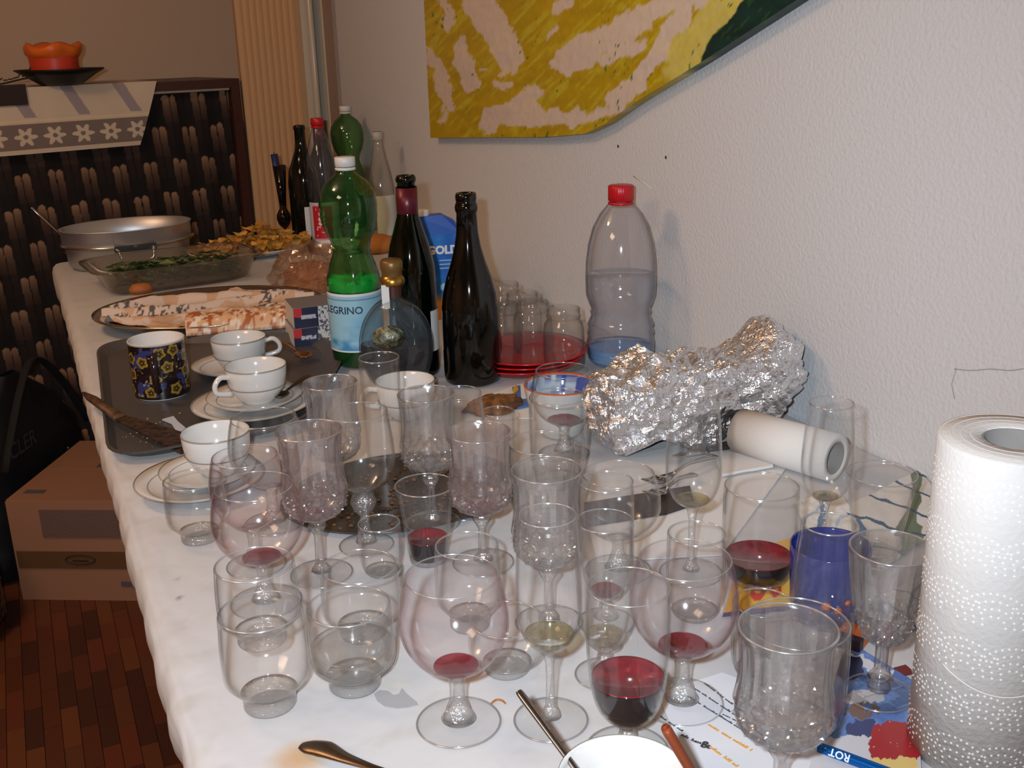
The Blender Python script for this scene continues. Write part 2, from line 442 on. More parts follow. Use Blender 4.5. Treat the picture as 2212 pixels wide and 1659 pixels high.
def pf(U, V):
    y = 2.618-U*1.72; z = zb(y)+V*(2.0-zb(y)); return np.full(U.shape, WX-.024), y, z
v, f, _, _ = gridv(430, 220, pf)
pp = np.array([proj(q)[:2] for q in v]); colr = npl(paint_col(pp[:, 0], pp[:, 1]))
off = np.array([WX, 1.8, 1.3])
n1 = vnoise(pp[:, 0]/10, pp[:, 1]/10, 5, 3)
vv = v.copy(); vv[:, 0] -= .002*n1
o = mesh('painted_canvas', vv-off, f, mat('oil_paint', (255, 255, 255), .35, vcol=True, bump=(90, .25, .003)), pt, col=colr)
ys = np.linspace(2.618, .9, 60)
V_, F_ = [], []
loop = [(y, zb(y)) for y in ys]+[(.9, 2.0), (2.618, 2.0)]
for (y, z) in loop: V_ += [(WX-.025, y, z), (WX-.004, y, z)]
nL = len(loop)
for i in range(nL):
    j = (i+1) % nL; F_.append((2*i, 2*j, 2*j+1, 2*i+1))
sp = np.array(V_); pp = np.array([proj(q)[:2] for q in sp]); cc = npl(paint_col(pp[:, 0], pp[:, 1])*.9)
mesh('canvas_edge', sp-off, F_, VC, pt, col=cc, smooth=False)

# ------------------------------------------------------------------ the table
tb = thing('buffet_table', 'long buffet table under the white cloth along the wall', 'table', (.52, 1.7, 0))
WOODT = mat('table_wood', (120, 84, 56), .5)
o = mesh('table_top', *boxv(-.42, .46, -1.42, 1.42, .715, .744), WOODT, tb); o.modifiers.new('b', 'BEVEL').width = .004
for sx in (-.32, .40):
    for sy in (-1.3, -.02, 1.3):
        mesh('leg', *boxv(sx-.025, sx+.025, sy-.025, sy+.025, 0, .715), WOODT, tb, smooth=False)
def clothf(U, V):
    # cross-section across the table: u, along it: v
    us = [0, .035, .06, .085, .11, .14, .18, 1.0-.03, 1.0]
    xs = [.0535, .0505, .0505, .054, .062, .076, .10, .985, .991]
    zs = [-.052, -.036, -.022, -.010, -.003, -.0006, 0, 0, .0]
    x = np.interp(U, us, xs); z = TZ+np.interp(U, us, zs)
    y = .22+V*2.93
    edge = np.clip((.12-U)/.12, 0, 1)
    wv = vnoise(y*9, y*0+2, 21, 3)-.5
    x = x+edge*(.010*wv+.002*np.sin(y*70)); 
    wr = np.clip((.20-U)/.1, 0, 1)*np.clip(U/.06, 0, 1)
    z = z+wr*(vnoise(y*14, U*30, 22, 3)-.5)*.010*np.clip((1.5-np.abs(y-1.2)), .25, 1) - edge*.006*vnoise(y*30, y*0, 23, 2)
    # far end turns down
    e2 = np.clip((V-.985)/.015, 0, 1); z = z-.06*e2*e2
    e3 = np.clip((.02-V)/.02, 0, 1); z = z-.2*e3*e3
    return x, y, z
v, f, U_, V_ = gridv(120, 620, clothf)
v[:, 2] -= .0003
# stains and tone variation of the cloth itself
cpx = np.array([200, 200, 201.])*np.ones((len(v), 1))
st = vnoise(v[:, 0]*30, v[:, 1]*30, 31, 4)
cpx -= (np.clip((st-.62)*60, 0, 14))[:, None]*np.array([.6, .7, 1.0])
for px, py, r, c in ((205, 1120, .03, (205, 185, 160)), (665, 1628, .02, (200, 176, 140)), (640, 1640, .02, (190, 150, 110)), (380, 1250, .003, (120, 100, 90)), (388, 1288, .004, (110, 105, 105)), (900, 1628, .003, (150, 145, 145)), (440, 1245, .003, (150, 130, 120)), (840, 1480, .02, (210, 206, 196))):
    P = at(px, py); d = np.hypot(v[:, 0]-P[0], v[:, 1]-P[1]); k = np.clip(1.3-d/r, 0, 1)[:, None]*.7
    cpx = cpx*(1-k)+np.array(c)*k
cl = mesh('tablecloth', v, f, mat('white_tablecloth', (255, 255, 255), .8, vcol=True, bump=(14, .25, .01)), col=npl(cpx))
tag(cl, 'white tablecloth draped over the long buffet table', 'tablecloth'); solidify(cl, .0012)
def spot(name, label, pts, color, z=.0004, rough=.3, cat='stain'):
    P = [at(*q) for q in pts]; c = sum(P)/len(P)
    v, f = prism([(p[0]-c[0], p[1]-c[1]) for p in P], 0, .0005)
    o = mesh(name, v, f, mat(name+'_tone', color, rough), None, (c[0], c[1], TZ+z), smooth=False); return tag(o, label, cat)
def blobpts(cx, cy, rx, ry, n=18, seed=0, amp=.35):
    rs = random.Random(seed)
    return [(cx+math.cos(2*PI*i/n)*rx*(1-amp*rs.random()), cy+math.sin(2*PI*i/n)*ry*(1-amp*rs.random())) for i in range(n)]
spot('wet_stain', 'grey damp spot on the white tablecloth left of the front snifter', [(808, 1500), (820, 1492), (838, 1494), (850, 1503), (862, 1500), (868, 1488), (878, 1500), (900, 1518), (902, 1524), (880, 1530), (858, 1532), (832, 1528), (815, 1516)], (168, 168, 170), rough=.5)
o_ = thing('peel_scrap', 'thin curled brown crumb beside the foot of the front snifter', 'crumb', at(1075, 1520))
P0 = at(1075, 1520)
mesh('curl', *tubev([Vector(at(px, py))-Vector(P0)+Vector((0, 0, .0015)) for px, py in ((1062, 1522), (1072, 1515), (1084, 1516), (1091, 1522))], .0009, 6), mat('orange_peel', (170, 100, 40), .6), o_)

# ------------------------------------------------------------------ cabinet with patterned front, its runner, bowl and candle
CA = Vector((-.50, 3.50, 0)); CB = Vector((.705, 3.80, 0))
cdir = (CB-CA).normalized(); cnor = Vector((cdir.y, -cdir.x, 0)); CH = 1.187
ang = math.atan2(cdir.y, cdir.x); CL = (CB-CA).length
cab = thing('patterned_cabinet', 'tall dark cabinet with a brown and black leaf patterned fabric front', 'cabinet', CA, ang)
WD = mat('dark_reddish_wood', (70, 38, 32), .4, bump=(30, .15, .002, (1, 1, 8)))
fr = .028
mesh('frame_top', *boxv(-.1, CL+.02, -.02, .34, CH-fr, CH), WD, cab, smooth=False)
mesh('frame_side', *boxv(CL-.012, CL+.02, -.02, .34, .0, CH-fr), WD, cab, smooth=False)
mesh('frame_side', *boxv(-.13, -.1, -.02, .34, .0, CH), WD, cab, smooth=False)
mesh('back_panel', *boxv(-.1, CL-.012, .03, .34, .02, CH-fr), mat('cabinet_inside', (16, 12, 11), .8), cab, smooth=False)
mesh('light_edge_strip', *boxv(.2, CL-.02, -.024, -.018, CH-fr-.008, CH-fr-.001), mat('pale_strip', (150, 140, 135), .4), cab, smooth=False)
def fabf(U, V):
    x = -.1+U*(CL+.085); z = .02+V*(CH-fr-.03); return x, .004+.004*np.sin(x*60), z
v, f, U_, V_ = gridv(420, 360, fabf)
X, Z = v[:, 0]+.03, v[:, 2]+.06
pc, pr = .100, .105
lean = (CH-Z)*.06
row = np.floor((CH-Z)/pr+.35); fz = (CH-Z)/pr+.35-row            # 0 top .. 1 bottom of a row
sh = (row % 2)*.5
cx_ = (X-lean)/pc+sh; ci = np.floor(cx_); fx = (cx_-ci-.5)*pc
hsh = lambda a, b, k: ((np.sin(a*12.9898+b*78.233+k*37.7)*43758.5453) % 1)
def petal(fx, fz, off, row, ci, k):
    w_ = .0098+.002*hsh(row, ci, k); d = np.abs(fx-off)
    top = .10+.10*hsh(row, ci, k+3)
    a = np.clip(1-(d/w_)**2, 0, 1)**.5
    inside = (d < w_) & (fz > top+.12*(1-a))
    return inside, (fz-top)
col = np.ones((len(v), 3))*np.array([13, 10, 10.])
# fading trail of the motif of the row above
for off, k in ((-.0125, 1), (.0125, 2)):
    d = np.abs(fx-off); 
    ins, t = petal(fx, fz, off, row, ci, k)
    t = np.clip(t, 0, 1)[:, None]
    c = np.array([158, 124, 94])*(1-t)**1.8+np.array([50, 33, 28])*(1-(1-t)**1.8)
    # second petal missing now and then
    ok = ins & (hsh(row, ci, 11) > .12)
    col = np.where(ok[:, None], c, col)
# trail into the next row, same column
cx2 = (X-lean)/pc+((row-1) % 2)*.5; fx2 = (cx2-np.floor(cx2)-.5)*pc
tr = (np.abs(np.abs(fx2)-.0125) < .0095) & (fz < .7)
c = (np.array([40, 26, 23])*(1-fz[:, None])+np.array([16, 11, 10])*fz[:, None])
col = np.where((tr & (col.sum(1) < 45))[:, None], c, col)
mesh('fabric_panel', v, f[:, ::-1][:, ::-1], mat('patterned_fabric', (255, 255, 255), .9, vcol=True), cab, col=npl(col))
# dark strip at the cabinet's right side
sd = thing('folded_stand', 'dark grey narrow stand squeezed between cabinet and folding door', 'stand', (.752, 3.9, 0))
mesh('upright', *boxv(-.02, .02, -.03, .03, 0, 1.02), mat('dark_grey_metal', (60, 52, 50), .5), sd, smooth=False)
mesh('top_clamp', *boxv(-.03, .03, -.04, .02, 1.02, 1.04), mat('grey_clamp', (110, 104, 104), .4), sd, smooth=False)

# lace runner over the cabinet top
run = thing('lace_runner', 'off-white lace runner hanging over the cabinet front', 'runner', CA, ang)
def onc(px, py, off=.03):   # point on a plane just in front of the cabinet front, local coords
    d = Vector(ray(px, py)); O = Vector(CAM); n = cnor; P0 = CA+n*off
    t = (P0-O).dot(n)/d.dot(n); P = O+d*t-CA; return P.dot(cdir), P.z
xr_t = onc(338, 172)[0]; xr_b, zr_b = onc(303, 313)
xl = -.1
def runf(U, V):
    xr = xr_t+(xr_b-xr_t)*V; x = xl+U*(xr-xl)
    zbt = zr_b+.0*U; z = (CH+.004)+(zbt-CH-.004)*V
    return x, -.028-.006*np.sin(V*3)-.004*vnoise(x*20, V*2, 5, 2), z
v, f, U_, V_ = gridv(330, 110, runf)
x = v[:, 0]; V = V_
bs = np.array([214, 196, 172.])
col = np.ones((len(v), 3))*bs
# sheer areas show the dark cabinet through the weave
sheer = np.clip(1-np.abs((x-.14)/.20), 0, 1)
lace = (V > .55) & (V < .93)
u = (x/.085) % 1-.5; q = (V-.74)/.38
dd = np.hypot(u*1.0, q*1.0); aa = np.arctan2(q, u)
fl_ = (dd < .30+.10*np.cos(6*aa)) & (dd > .09)
col = np.where((lace & ~fl_)[:, None], np.array([128, 112, 104.]), col)
col = np.where((np.abs(V-.50) < .015)[:, None], np.array([225, 205, 170.]), col)
col = np.where(((np.abs((x*1.0-V*.1) % .16-.05) < .018) & (V < .45) & (x > .2))[:, None], np.array([160, 148, 150.]), col)
mesh('hanging_lace', v, f, mat('lace_weave', (255, 255, 255), .9, vcol=True), run, col=npl(col))
mesh('top_cloth', *boxv(xl, xr_t, -.026, .30, CH, CH+.004), mat('linen', (205, 188, 168), .9), run, smooth=False)
x0, z0 = onc(0, 184, .034); x1, z1 = onc(60, 226, .034)
pm = mesh('dark_patch', *boxv(x0-.1, x1, -.042, -.036, z1, z0), mat('dark_crochet', (52, 40, 38), .9, bump=(200, .5, .004)), run, smooth=False)

bp = Vector(atY(133, 180, 3.66)); bp.z = CH+.004
k_ = mpp(bp)
bo = thing('shallow_bowl', 'wide shallow black bowl under the orange candle on the cabinet', 'bowl', bp)
Rb = 92*k_
mesh('bowl_body', *lathe([(0, 0), (Rb*.42, 0), (Rb*.55, .010), (Rb*.8, .032), (Rb, .046), (Rb*.99, .049), (Rb*.78, .038), (Rb*.5, .016), (0, .012)], 40), mat('black_glaze', (12, 10, 11), .5), bo)
cn = thing('candle', 'squat orange candle with a wavy melted rim in the black bowl', 'candle', bp+Vector((-.012, 0, .016)))
Rc = 50*k_
def wav(r, z, t): return (r*(1+.05*math.sin(3*t+1)+.03*math.sin(7*t)), z+(.007*math.sin(4*t+.6) if z > .07 else 0))
mesh('wax_body', *lathe([(0, 0), (Rc*.96, 0), (Rc, .01), (Rc*.99, .05), (Rc*1.02, .07)], 40), mat('red_orange_wax', (205, 62, 34), .4, sss=.1), cn)
mesh('melted_rim', *lathe([(Rc*1.0, .066), (Rc*1.14, .080), (Rc*1.16, .096), (Rc*1.08, .104), (Rc*.9, .098), (Rc*.7, .088), (0, .086)], 48, wav), mat('orange_wax', (224, 106, 30), .4), cn)
sg = thing('dried_sprig', 'dark dried sprig lying on the cabinet left of the candle', 'plant', Vector(atY(20, 160, 3.60)).xy.to_3d()+Vector((0, 0, CH+.004)))
pts = [(-.10, 0, .006), (-.03, 0, .012), (.03, -.01, .024), (.075, -.01, .03)]
parts = [tubev(pts, .003, 6)]
for i in range(14):
    t = i/13; p = Vector(pts[0]).lerp(Vector(pts[-1]), t)+Vector((0, 0, .006)); parts.append(tubev([p, p+Vector((.012, random.uniform(-.02, .02), random.uniform(.0, .03)))], .0018, 4))
mesh('twigs', *merge(*parts), mat('dark_twig', (30, 34, 24), .8), sg)

# ------------------------------------------------------------------ floor things at the left
BANG = -.50
bx = thing('cardboard_box', 'plain brown cardboard carton with a taped seam on the floor', 'box', (-.144, 2.674, 0), BANG)
CARD = mat('cardboard', (150, 108, 82), .75, bump=(40, .1, .002))
BW, BD, BH = .44, .40, height(Vector((-.144, 2.674, 0)), 1084)
mesh('carton_body', *boxv(0, BW, 0, BD, 0, BH), CARD, bx, smooth=False)
mesh('flap', *boxv(0.002, BW-.002, .002, BD/2-.002, BH, BH+.004), CARD, bx, smooth=False)
mesh('flap', *boxv(0.002, BW-.002, BD/2+.002, BD-.002, BH, BH+.004), CARD, bx, smooth=False)
def bpt(px, py):
    d = Vector(ray(px, py)); O = Vector(CAM); n = Vector((-math.sin(BANG), math.cos(BANG), 0)); P0 = Vector((-.144, 2.674, 0))
    P = O+d*((P0-O).dot(n)/d.dot(n))-P0; return P.x*math.cos(BANG)+P.y*math.sin(BANG), P.z
def bfront(name, px0, py0, px1, py1, material, d=.001):
    a = bpt(px0, py0); b = bpt(px1, py0); c = bpt(px0, py1)
    return mesh(name, *boxv(a[0], b[0], -.002-d, -.0002, c[1], a[1]), material, bx, smooth=False)
bfront('printed_panel', 84, 1101, 395, 1160, mat('faded_print', (104, 80, 72), .8, bump=(260, .6, .002)))
bfront('packing_tape', 36, 1190, 395, 1226, mat('brown_tape', (98, 70, 46), .35))
bfront('print_mark', 262, 1256, 330, 1266, mat('mark_print', (84, 78, 82), .8))
a = bpt(175, 1208); a = (a[0]-.147, 0, a[1])
th = [2*PI*i/28 for i in range(29)]
mesh('oval_emblem', *tubev([(a[0]+.147+.037*math.cos(t), -.004, a[2]+.012*math.sin(t)) for t in th], .0016, 5), mat('dark_print', (46, 28, 26), .6), bx)
mesh('emblem_bar', *boxv(a[0]+.147-.020, a[0]+.147+.020, -.004, -.002, a[2]-.005, a[2]-.001), mat('dark_print', (46, 28, 26), .6), bx, smooth=False)
for x_, y_, w_, h_ in ((.16, .22, .05, .03), (.05, .05, .05, .02)):
    mesh('top_mark', *boxv(x_-w_/2, x_+w_/2, y_-h_/2, y_+h_/2, BH+.004, BH+.0055), mat('mark_print', (84, 78, 82), .8), bx, smooth=False)

# black shoulder bag leaning in front of the cabinet on top of the carton's corner
P0 = Vector(atY(60, 930, 2.95)); P0.z = .0
bag = thing('black_bag', 'black shoulder bag with faint lettering standing to the left of the cardboard carton', 'bag', (-.085, 3.00, 0), 1.07)
def bagf(U, V):
    t = U*2*PI; s = V
    z = s*.50
    wd = np.interp(s, [0, .05, .3, .62, .82, 1], [.24, .26, .27, .25, .16, .03]); dp = np.interp(s, [0, .1, .6, 1], [.06, .08, .06, .01])
    n = vnoise(U*9, V*7, 41, 3)-.5
    c = np.cos(t); sn = np.sin(t)
    return np.sign(c)*np.abs(c)**.7*wd*(1+.08*n)-.03*s, np.sign(sn)*np.abs(sn)**.7*dp*(1+.3*n), z
v, f, _, _ = gridv(90, 50, bagf)
mesh('bag_body', v, f, mat('black_nylon', (14, 14, 16), .7, bump=(40, .4, .004)), bag)
t_ = text_plane('lettering', 'CLER', .056, (.0, 0, 0), (1, 0, 0), (0, 0, 1), mat('dull_blue_print', (52, 58, 72), .7), None, bold=.001)
t_.parent = bag; pl_ = Vector(atY(36, 938, 2.86))-Vector(bag.location); t_.location = (pl_.x*math.cos(1.07)+pl_.y*math.sin(1.07)-.075, -.112, pl_.z)
mesh('zip_pull', *tubev([(.05, -.085, .26), (.045, -.092, .262)], [.002, .005], 6), STEEL, bag)
mesh('strap', *tubev([(-.22, -.06, .30), (-.12, -.07, .46), (.0, -.06, .53), (.12, -.06, .44), (.22, -.07, .28)], .012, 8, .4), mat('black_webbing', (12, 12, 13), .85), bag)
gb = thing('refuse_sack', 'glossy crumpled black plastic sack on the floor left of the carton', 'bag', (-.27, 2.56, 0))
def sackf(U, V):
    t = U*2*PI; s = V; r = np.interp(s, [0, .1, .5, .9, 1], [.07, .11, .11, .06, .0]); n = vnoise(U*14, V*10, 44, 4)-.5
    n += np.roll(n[::-1], 0)*0
    r = r*(1+.35*n*np.sin(np.clip(U*PI, 0, PI))**.3); return r*np.cos(t)*.85, r*np.sin(t), .01+s*.27
v, f, _, _ = gridv(80, 40, sackf)
mesh('sack_skin', v, f, mat('black_polythene', (16, 18, 24), .16, bump=(16, .8, .03)), gb, smooth=True)

# ------------------------------------------------------------------ far end of the table
def onT(px, py, dz=.0006): p = at(px, py); return Vector((p[0], p[1], TZ+dz))
def oval(prof, sx, sy, seg=48, mod=None, n=2.0):
    v, f = lathe(prof, seg, mod); o = []
    for x, y, z in v:
        if n != 2.0:
            r = math.hypot(x, y); t = math.atan2(y, x); k = (abs(math.cos(t))**n+abs(math.sin(t))**n)**(-1/n); x, y = r*k*math.cos(t), r*k*math.sin(t)
        o.append((x*sx, y*sy, z))
    return o, f
# oval steel roasting pan
pan = thing('roasting_pan', 'oval steel roasting pan with folding side handles at the far table end', 'pan', onT(287, 574)+Vector((0, .04, 0)), .05)
h = .100
mesh('pan_body', *oval([(0, 0), (.140, 0), (.153, .012), (.158, h*.62), (.163, h*.66), (.164, h), (.167, h+.002), (.167, h+.004), (.160, h+.003), (.159, h*.66), (.151, .016), (.13, .006), (0, .006)], 1.0, .72, 56), mat('brushed_steel', (196, 196, 198), .42, .85), pan)
mesh('pan_seam', *oval([(.161, h*.56), (.171, h*.60), (.171, h*.66), (.16, h*.66)], 1.0, .72, 56), STEEL, pan)
hy = -.168*.72
mesh('side_handle', *tubev([(-.046, hy+.004, .060), (-.042, hy-.016, .050), (-.030, hy-.020, .030), (.030, hy-.020, .030), (.042, hy-.016, .050), (.046, hy+.004, .060)], .0045, 8), STEEL, pan)
mesh('handle_plate', *boxv(-.052, .052, hy-.002, hy+.004, .052, .068), STEEL, pan, smooth=False)
mesh('food_remains', *oval([(0, .030), (.05, .034), (.11, .030), (.150, .024)], 1, .7, 30, lambda r, z, t: (r, z+.008*math.sin(5*t+r*60))), mat('brown_sauce', (120, 88, 50), .5, var=((70, 50, 30), 40)), pan)
mesh('yellow_cheese_piece', *boxv(-.105, -.060, -.07, -.055, .04, .088), mat('yellow_food', (205, 160, 60), .6), pan, smooth=False)
sp = thing('serving_spoon', 'serving spoon leaning out of the roasting pan towards the left', 'spoon', pan.location+Vector((-.135, 0, .04)))
mesh('handle', *tubev([(.02, .0, 0), (-.03, .01, .055), (-.07, .015, .105), (-.085, .016, .125)], [.003, .0035, .008, .005], 8, .5), STEEL, sp)
mesh('bowl', *oval([(0, -.003), (.014, 0), (.02, .006), (.017, .004), (0, .001)], 1.4, 1, 20), STEEL, sp)

# glass baking dish with green salad
ds = thing('baking_dish', 'rectangular clear glass baking dish in front of the roasting pan', 'dish', onT(383, 612)+Vector((0, .03, 0)), .12)
mesh('dish_glass', *oval([(0, 0), (.15, 0), (.165, .006), (.185, .052), (.205, .056), (.207, .060), (.183, .060), (.160, .012), (.15, .007), (0, .007)], 1.0, .62, 64, n=5.0), DISHG, ds)
sal = thing('green_salad', 'leftover green salad leaves in the glass baking dish', 'salad', ds.location+Vector((0, 0, .009)), .12)
parts = []; cols = []
for i in range(420):
    x, y = random.uniform(-.145, .145), random.uniform(-.085, .085); z = .004+random.random()*.034
    s = random.uniform(.008, .022); M3 = Matrix.Rotation(random.uniform(0, 6.3), 3, 'Z') @ Matrix.Rotation(random.uniform(-.9, .9), 3, 'X')
    q = [M3 @ Vector(p) for p in ((-s, 0, 0), (0, -s*.5, s*.2), (s, 0, 0), (0, s*.5, s*.2))]
    parts.append(([(a.x+x, a.y+y, a.z+z) for a in q], [(0, 1, 2, 3)]))
    c = random.choice([(58, 84, 30), (44, 66, 24), (84, 100, 44), (96, 84, 40), (120, 50, 30)] if i % 9 == 0 else [(58, 84, 30), (44, 66, 24), (70, 84, 40), (52, 60, 30)]); cols += [c]*4
v, f = merge(*parts)
o = mesh('salad_leaves', v, f, VC, sal, smooth=False, col=npl(cols), kind='stuff')

# chips heaped on a white plate
cp = thing('chip_plate', 'white oval plate under a heap of crisps at the far end', 'plate', onT(545, 553)+Vector((0, .02, 0)))
mesh('plate', *oval([(0, 0), (.10, 0), (.165, .018), (.167, .021), (.10, .005), (0, .004)], 1, .62, 48), PORC, cp)
ch = thing('crisps', 'heap of golden yellow crisps on the white oval plate', 'crisps', cp.location+Vector((0, 0, .006)))
parts = []; cols = []
for i in range(260):
    a = random.uniform(0, 6.3); r = random.random()**.6; x, y = r*.155*math.cos(a), r*.085*math.sin(a); z = .008+random.random()*(.062*(1-r*.75)+.004)*(1.15 if x > 0 else .8)
    s = random.uniform(.013, .022); M3 = Matrix.Rotation(random.uniform(0, 6.3), 3, 'Z') @ Matrix.Rotation(random.uniform(-1, 1), 3, 'X')
    n = 7; ring = [M3 @ Vector((s*math.cos(2*PI*k/n), s*.8*math.sin(2*PI*k/n), s*.3*math.cos(4*PI*k/n))) for k in range(n)]
    q = [(b.x+x, b.y+y, max(b.z+z, 0)) for b in ring]+[(x, y, max(z, .001))]
    parts.append((q, [(k, (k+1) % n, n) for k in range(n)])); c = random.choice([(206, 150, 60), (190, 130, 48), (216, 166, 80)]); cols += [c]*(n+1)
v, f = merge(*parts)
mesh('crisp_heap', v, f, VC, ch, smooth=False, col=npl(cols), kind='stuff')

def crumple(name, cx, cy, rx, ry, hz, material, parent, seed, amp=.5, res=(70, 40), smooth=False, peak=None, rot=0, facet=True):
    def fn(U, V):
        t = U*2*PI; s = V
        n = vnoise(np.cos(t)*3+5+s*2, np.sin(t)*3+5+s*5, seed, 4)-.5
        r = np.interp(s, [0, .06, .35, .7, .9, 1], [.92, 1, .95, .7, .35, 0])*(1+amp*n)
        z = hz*np.interp(s, [0, .06, .35, .7, .9, 1], [0, .06, .5, .9, 1, 1.02])*(1+amp*1.2*(vnoise(np.cos(t)*4+9, np.sin(t)*4+9+s*4, seed+1, 4)-.5)*np.clip(s*3, 0, 1))
        x, y = rx*r*np.cos(t), ry*r*np.sin(t)
        if peak is not None: z = z+peak(x/rx, y/ry)*np.clip(s*2, 0, 1)
        return x*math.cos(rot)-y*math.sin(rot)+cx, x*math.sin(rot)+y*math.cos(rot)+cy, z
    v, f, _, _ = gridv(res[0], res[1], fn); v[:, 2] = np.maximum(v[:, 2], 0)
    return mesh(name, v, f, material, parent, smooth=smooth)
bg = thing('plastic_bread_bag', 'crumpled transparent plastic bag with bread left of the green water bottle', 'bag', (.60, 2.47, TZ+.0006))
crumple('bag_film', 0, 0, .095, .15, .085, FILM, bg, 51, amp=.7, res=(80, 40))
crumple('bread_piece', .0, .0, .065, .11, .05, mat('bread_crust', (170, 110, 66), .8, bump=(60, .5, .005)), bg, 55, amp=.3, smooth=True)
tp = onT(690, 548); pl2 = thing('paper_plate', 'white paper plate in front of the far bottles', 'plate', tp+Vector((.06, .03, 0)))
mesh('plate', *oval([(0, .002), (.06, .002), (.085, .018), (.086, .020), (.06, .006), (0, .005)], 1, 1.2, 40), PAPER, pl2)
crumple('paper_napkin', 0, -.02, .075, .07, .028, PAPER, pl2, 61, amp=.6, res=(40, 24))
br = thing('bread_roll', 'small orange brown bread roll behind the green water bottle', 'bread', onT(836, 556)+Vector((0, .08, 0)))
mesh('roll', *oval([(0, 0), (.04, .002), (.052, .02), (.04, .04), (.02, .048), (0, .05)], 1, .8, 20), mat('bread_orange', (196, 120, 56), .7, bump=(40, .3, .004)), br)

# oval metal platter with patterned paper and leftover strudel
pc_ = onT(466, 703)+Vector((.0, .05, 0))
pv = thing('oval_platter', 'silver oval serving platter lined with printed paper', 'platter', pc_, -.22)
mesh('platter', *oval([(0, 0), (.15, 0), (.165, .006), (.20, .026), (.208, .029), (.208, .032), (.198, .030), (.16, .009), (0, .006)], 1.12, .86, 56), mat('silver_plate', (190, 176, 160), .2, 1.0), pv)
dl = thing('printed_paper', 'crumpled white lining paper with black ornament on the silver platter', 'paper', pc_+Vector((0, 0, .012)), -.22)
def dlf(U, V):
    x = (U-.5)*.43; y = (V-.5)*.33
    k = 1-.38*(np.abs(V-.5)*2)**2*(np.abs(U-.5)*2)**2
    n = vnoise(U*6, V*6, 71, 4); ridge = .016*np.exp(-((y-.01-.02*np.sin(x*16))/.012)**2)+.014*np.exp(-((y-.085+.015*np.sin(x*20))/.014)**2)+.012*np.exp(-((y+.075-.02*np.sin(x*13+1))/.018)**2)
    return x*(1-.30*(np.abs(V-.5)*2)**2), y*(1-.35*(np.abs(U-.5)*2)**2)*(1+.05*np.sin(x*40)), .003+n*.020+ridge
v, f, U_, V_ = gridv(170, 120, dlf)
x, y = v[:, 0], v[:, 1]
c = np.ones((len(v), 3))*np.array([206, 186, 170.])
orn = (vnoise(x*190, y*190, 73, 2) > .56) & ((np.abs(y-.04) < .018) | (np.abs(y+.02) < .016) | (np.abs(y-.105) < .012) | (np.abs(x-.13) < .03))
c[orn] = (84, 78, 76)
gr = vnoise(x*25, y*25, 75, 3) > .62; c[gr] = (196, 160, 130)
mesh('paper_sheet', v, f, mat('lining_paper', (255, 255, 255), .7, vcol=True), dl, col=npl(c))
sl = thing('strudel_piece', 'leftover flat sugared strudel at the near edge of the platter', 'pastry', onT(520, 722)+Vector((0, .0, .016)), -.2)
def slf(U, V):
    t = (V-.5)*2; return (U-.5)*.20, t*.045, .034*np.clip(1-t**4, 0, 1)*(.8+.3*vnoise(U*9, V*4, 77, 3))
v, f, U_, V_ = gridv(60, 30, slf)
q = vnoise(U_*22, V_*8, 78, 3); c = np.where((q > .5)[:, None], np.array([220, 176, 134.]), np.array([176, 100, 52.]))
c = np.where((vnoise(U_*30, V_*12, 79, 2) > .62)[:, None], np.array([236, 220, 200.]), c)
mesh('strudel', v, f, VC, sl, col=npl(c)); solidify(bpy.data.objects[sl.children[0].name], .004)
pz = thing('pastry_bite', 'small brown filled pastry on the left of the platter paper', 'pastry', onT(312, 668)+Vector((0, .02, .030)))
mesh('pastry', *oval([(0, 0), (.02, .002), (.024, .012), (.016, .022), (0, .024)], 1.1, .8, 14), mat('brown_pastry', (160, 92, 40), .6, bump=(80, .5, .004)), pz)

# slim dark glass candle holder with blue candle
hp = onT(617, 508)
hd = thing('candle_holder', 'slim dark glass candle holder with a round bulb behind the crisps', 'candle holder', hp)
mesh('holder_glass', *lathe([(0, 0), (.022, 0), (.024, .004), (.004, .010), (.003, .018), (.016, .032), (.022, .048), (.020, .062), (.010, .080), (.011, .10), (.020, .205), (.0185, .205), (.009, .10), (0, .09)], 28), BRNG, hd)
mesh('glass_bulb', *lathe([(0, .030), (.012, .036), (.017, .048), (.014, .060), (0, .07)], 20), mat('dark_brown_gloss', (38, 24, 20), .1), hd)
cn2 = thing('taper_candle', 'dark blue taper candle standing in the slim glass holder', 'candle', hp+Vector((-.004, 0, .088)))
mesh('taper', *tubev([(.006, 0, .0), (0, 0, .07), (-.008, 0, .150)], [.0085, .0105, .0105], 14), mat('navy_wax', (26, 40, 92), .4), cn2)
mesh('wick', *tubev([(-.008, 0, .150), (-.009, 0, .156)], .001, 5), mat('black_wick', (20, 20, 20), .8), cn2)

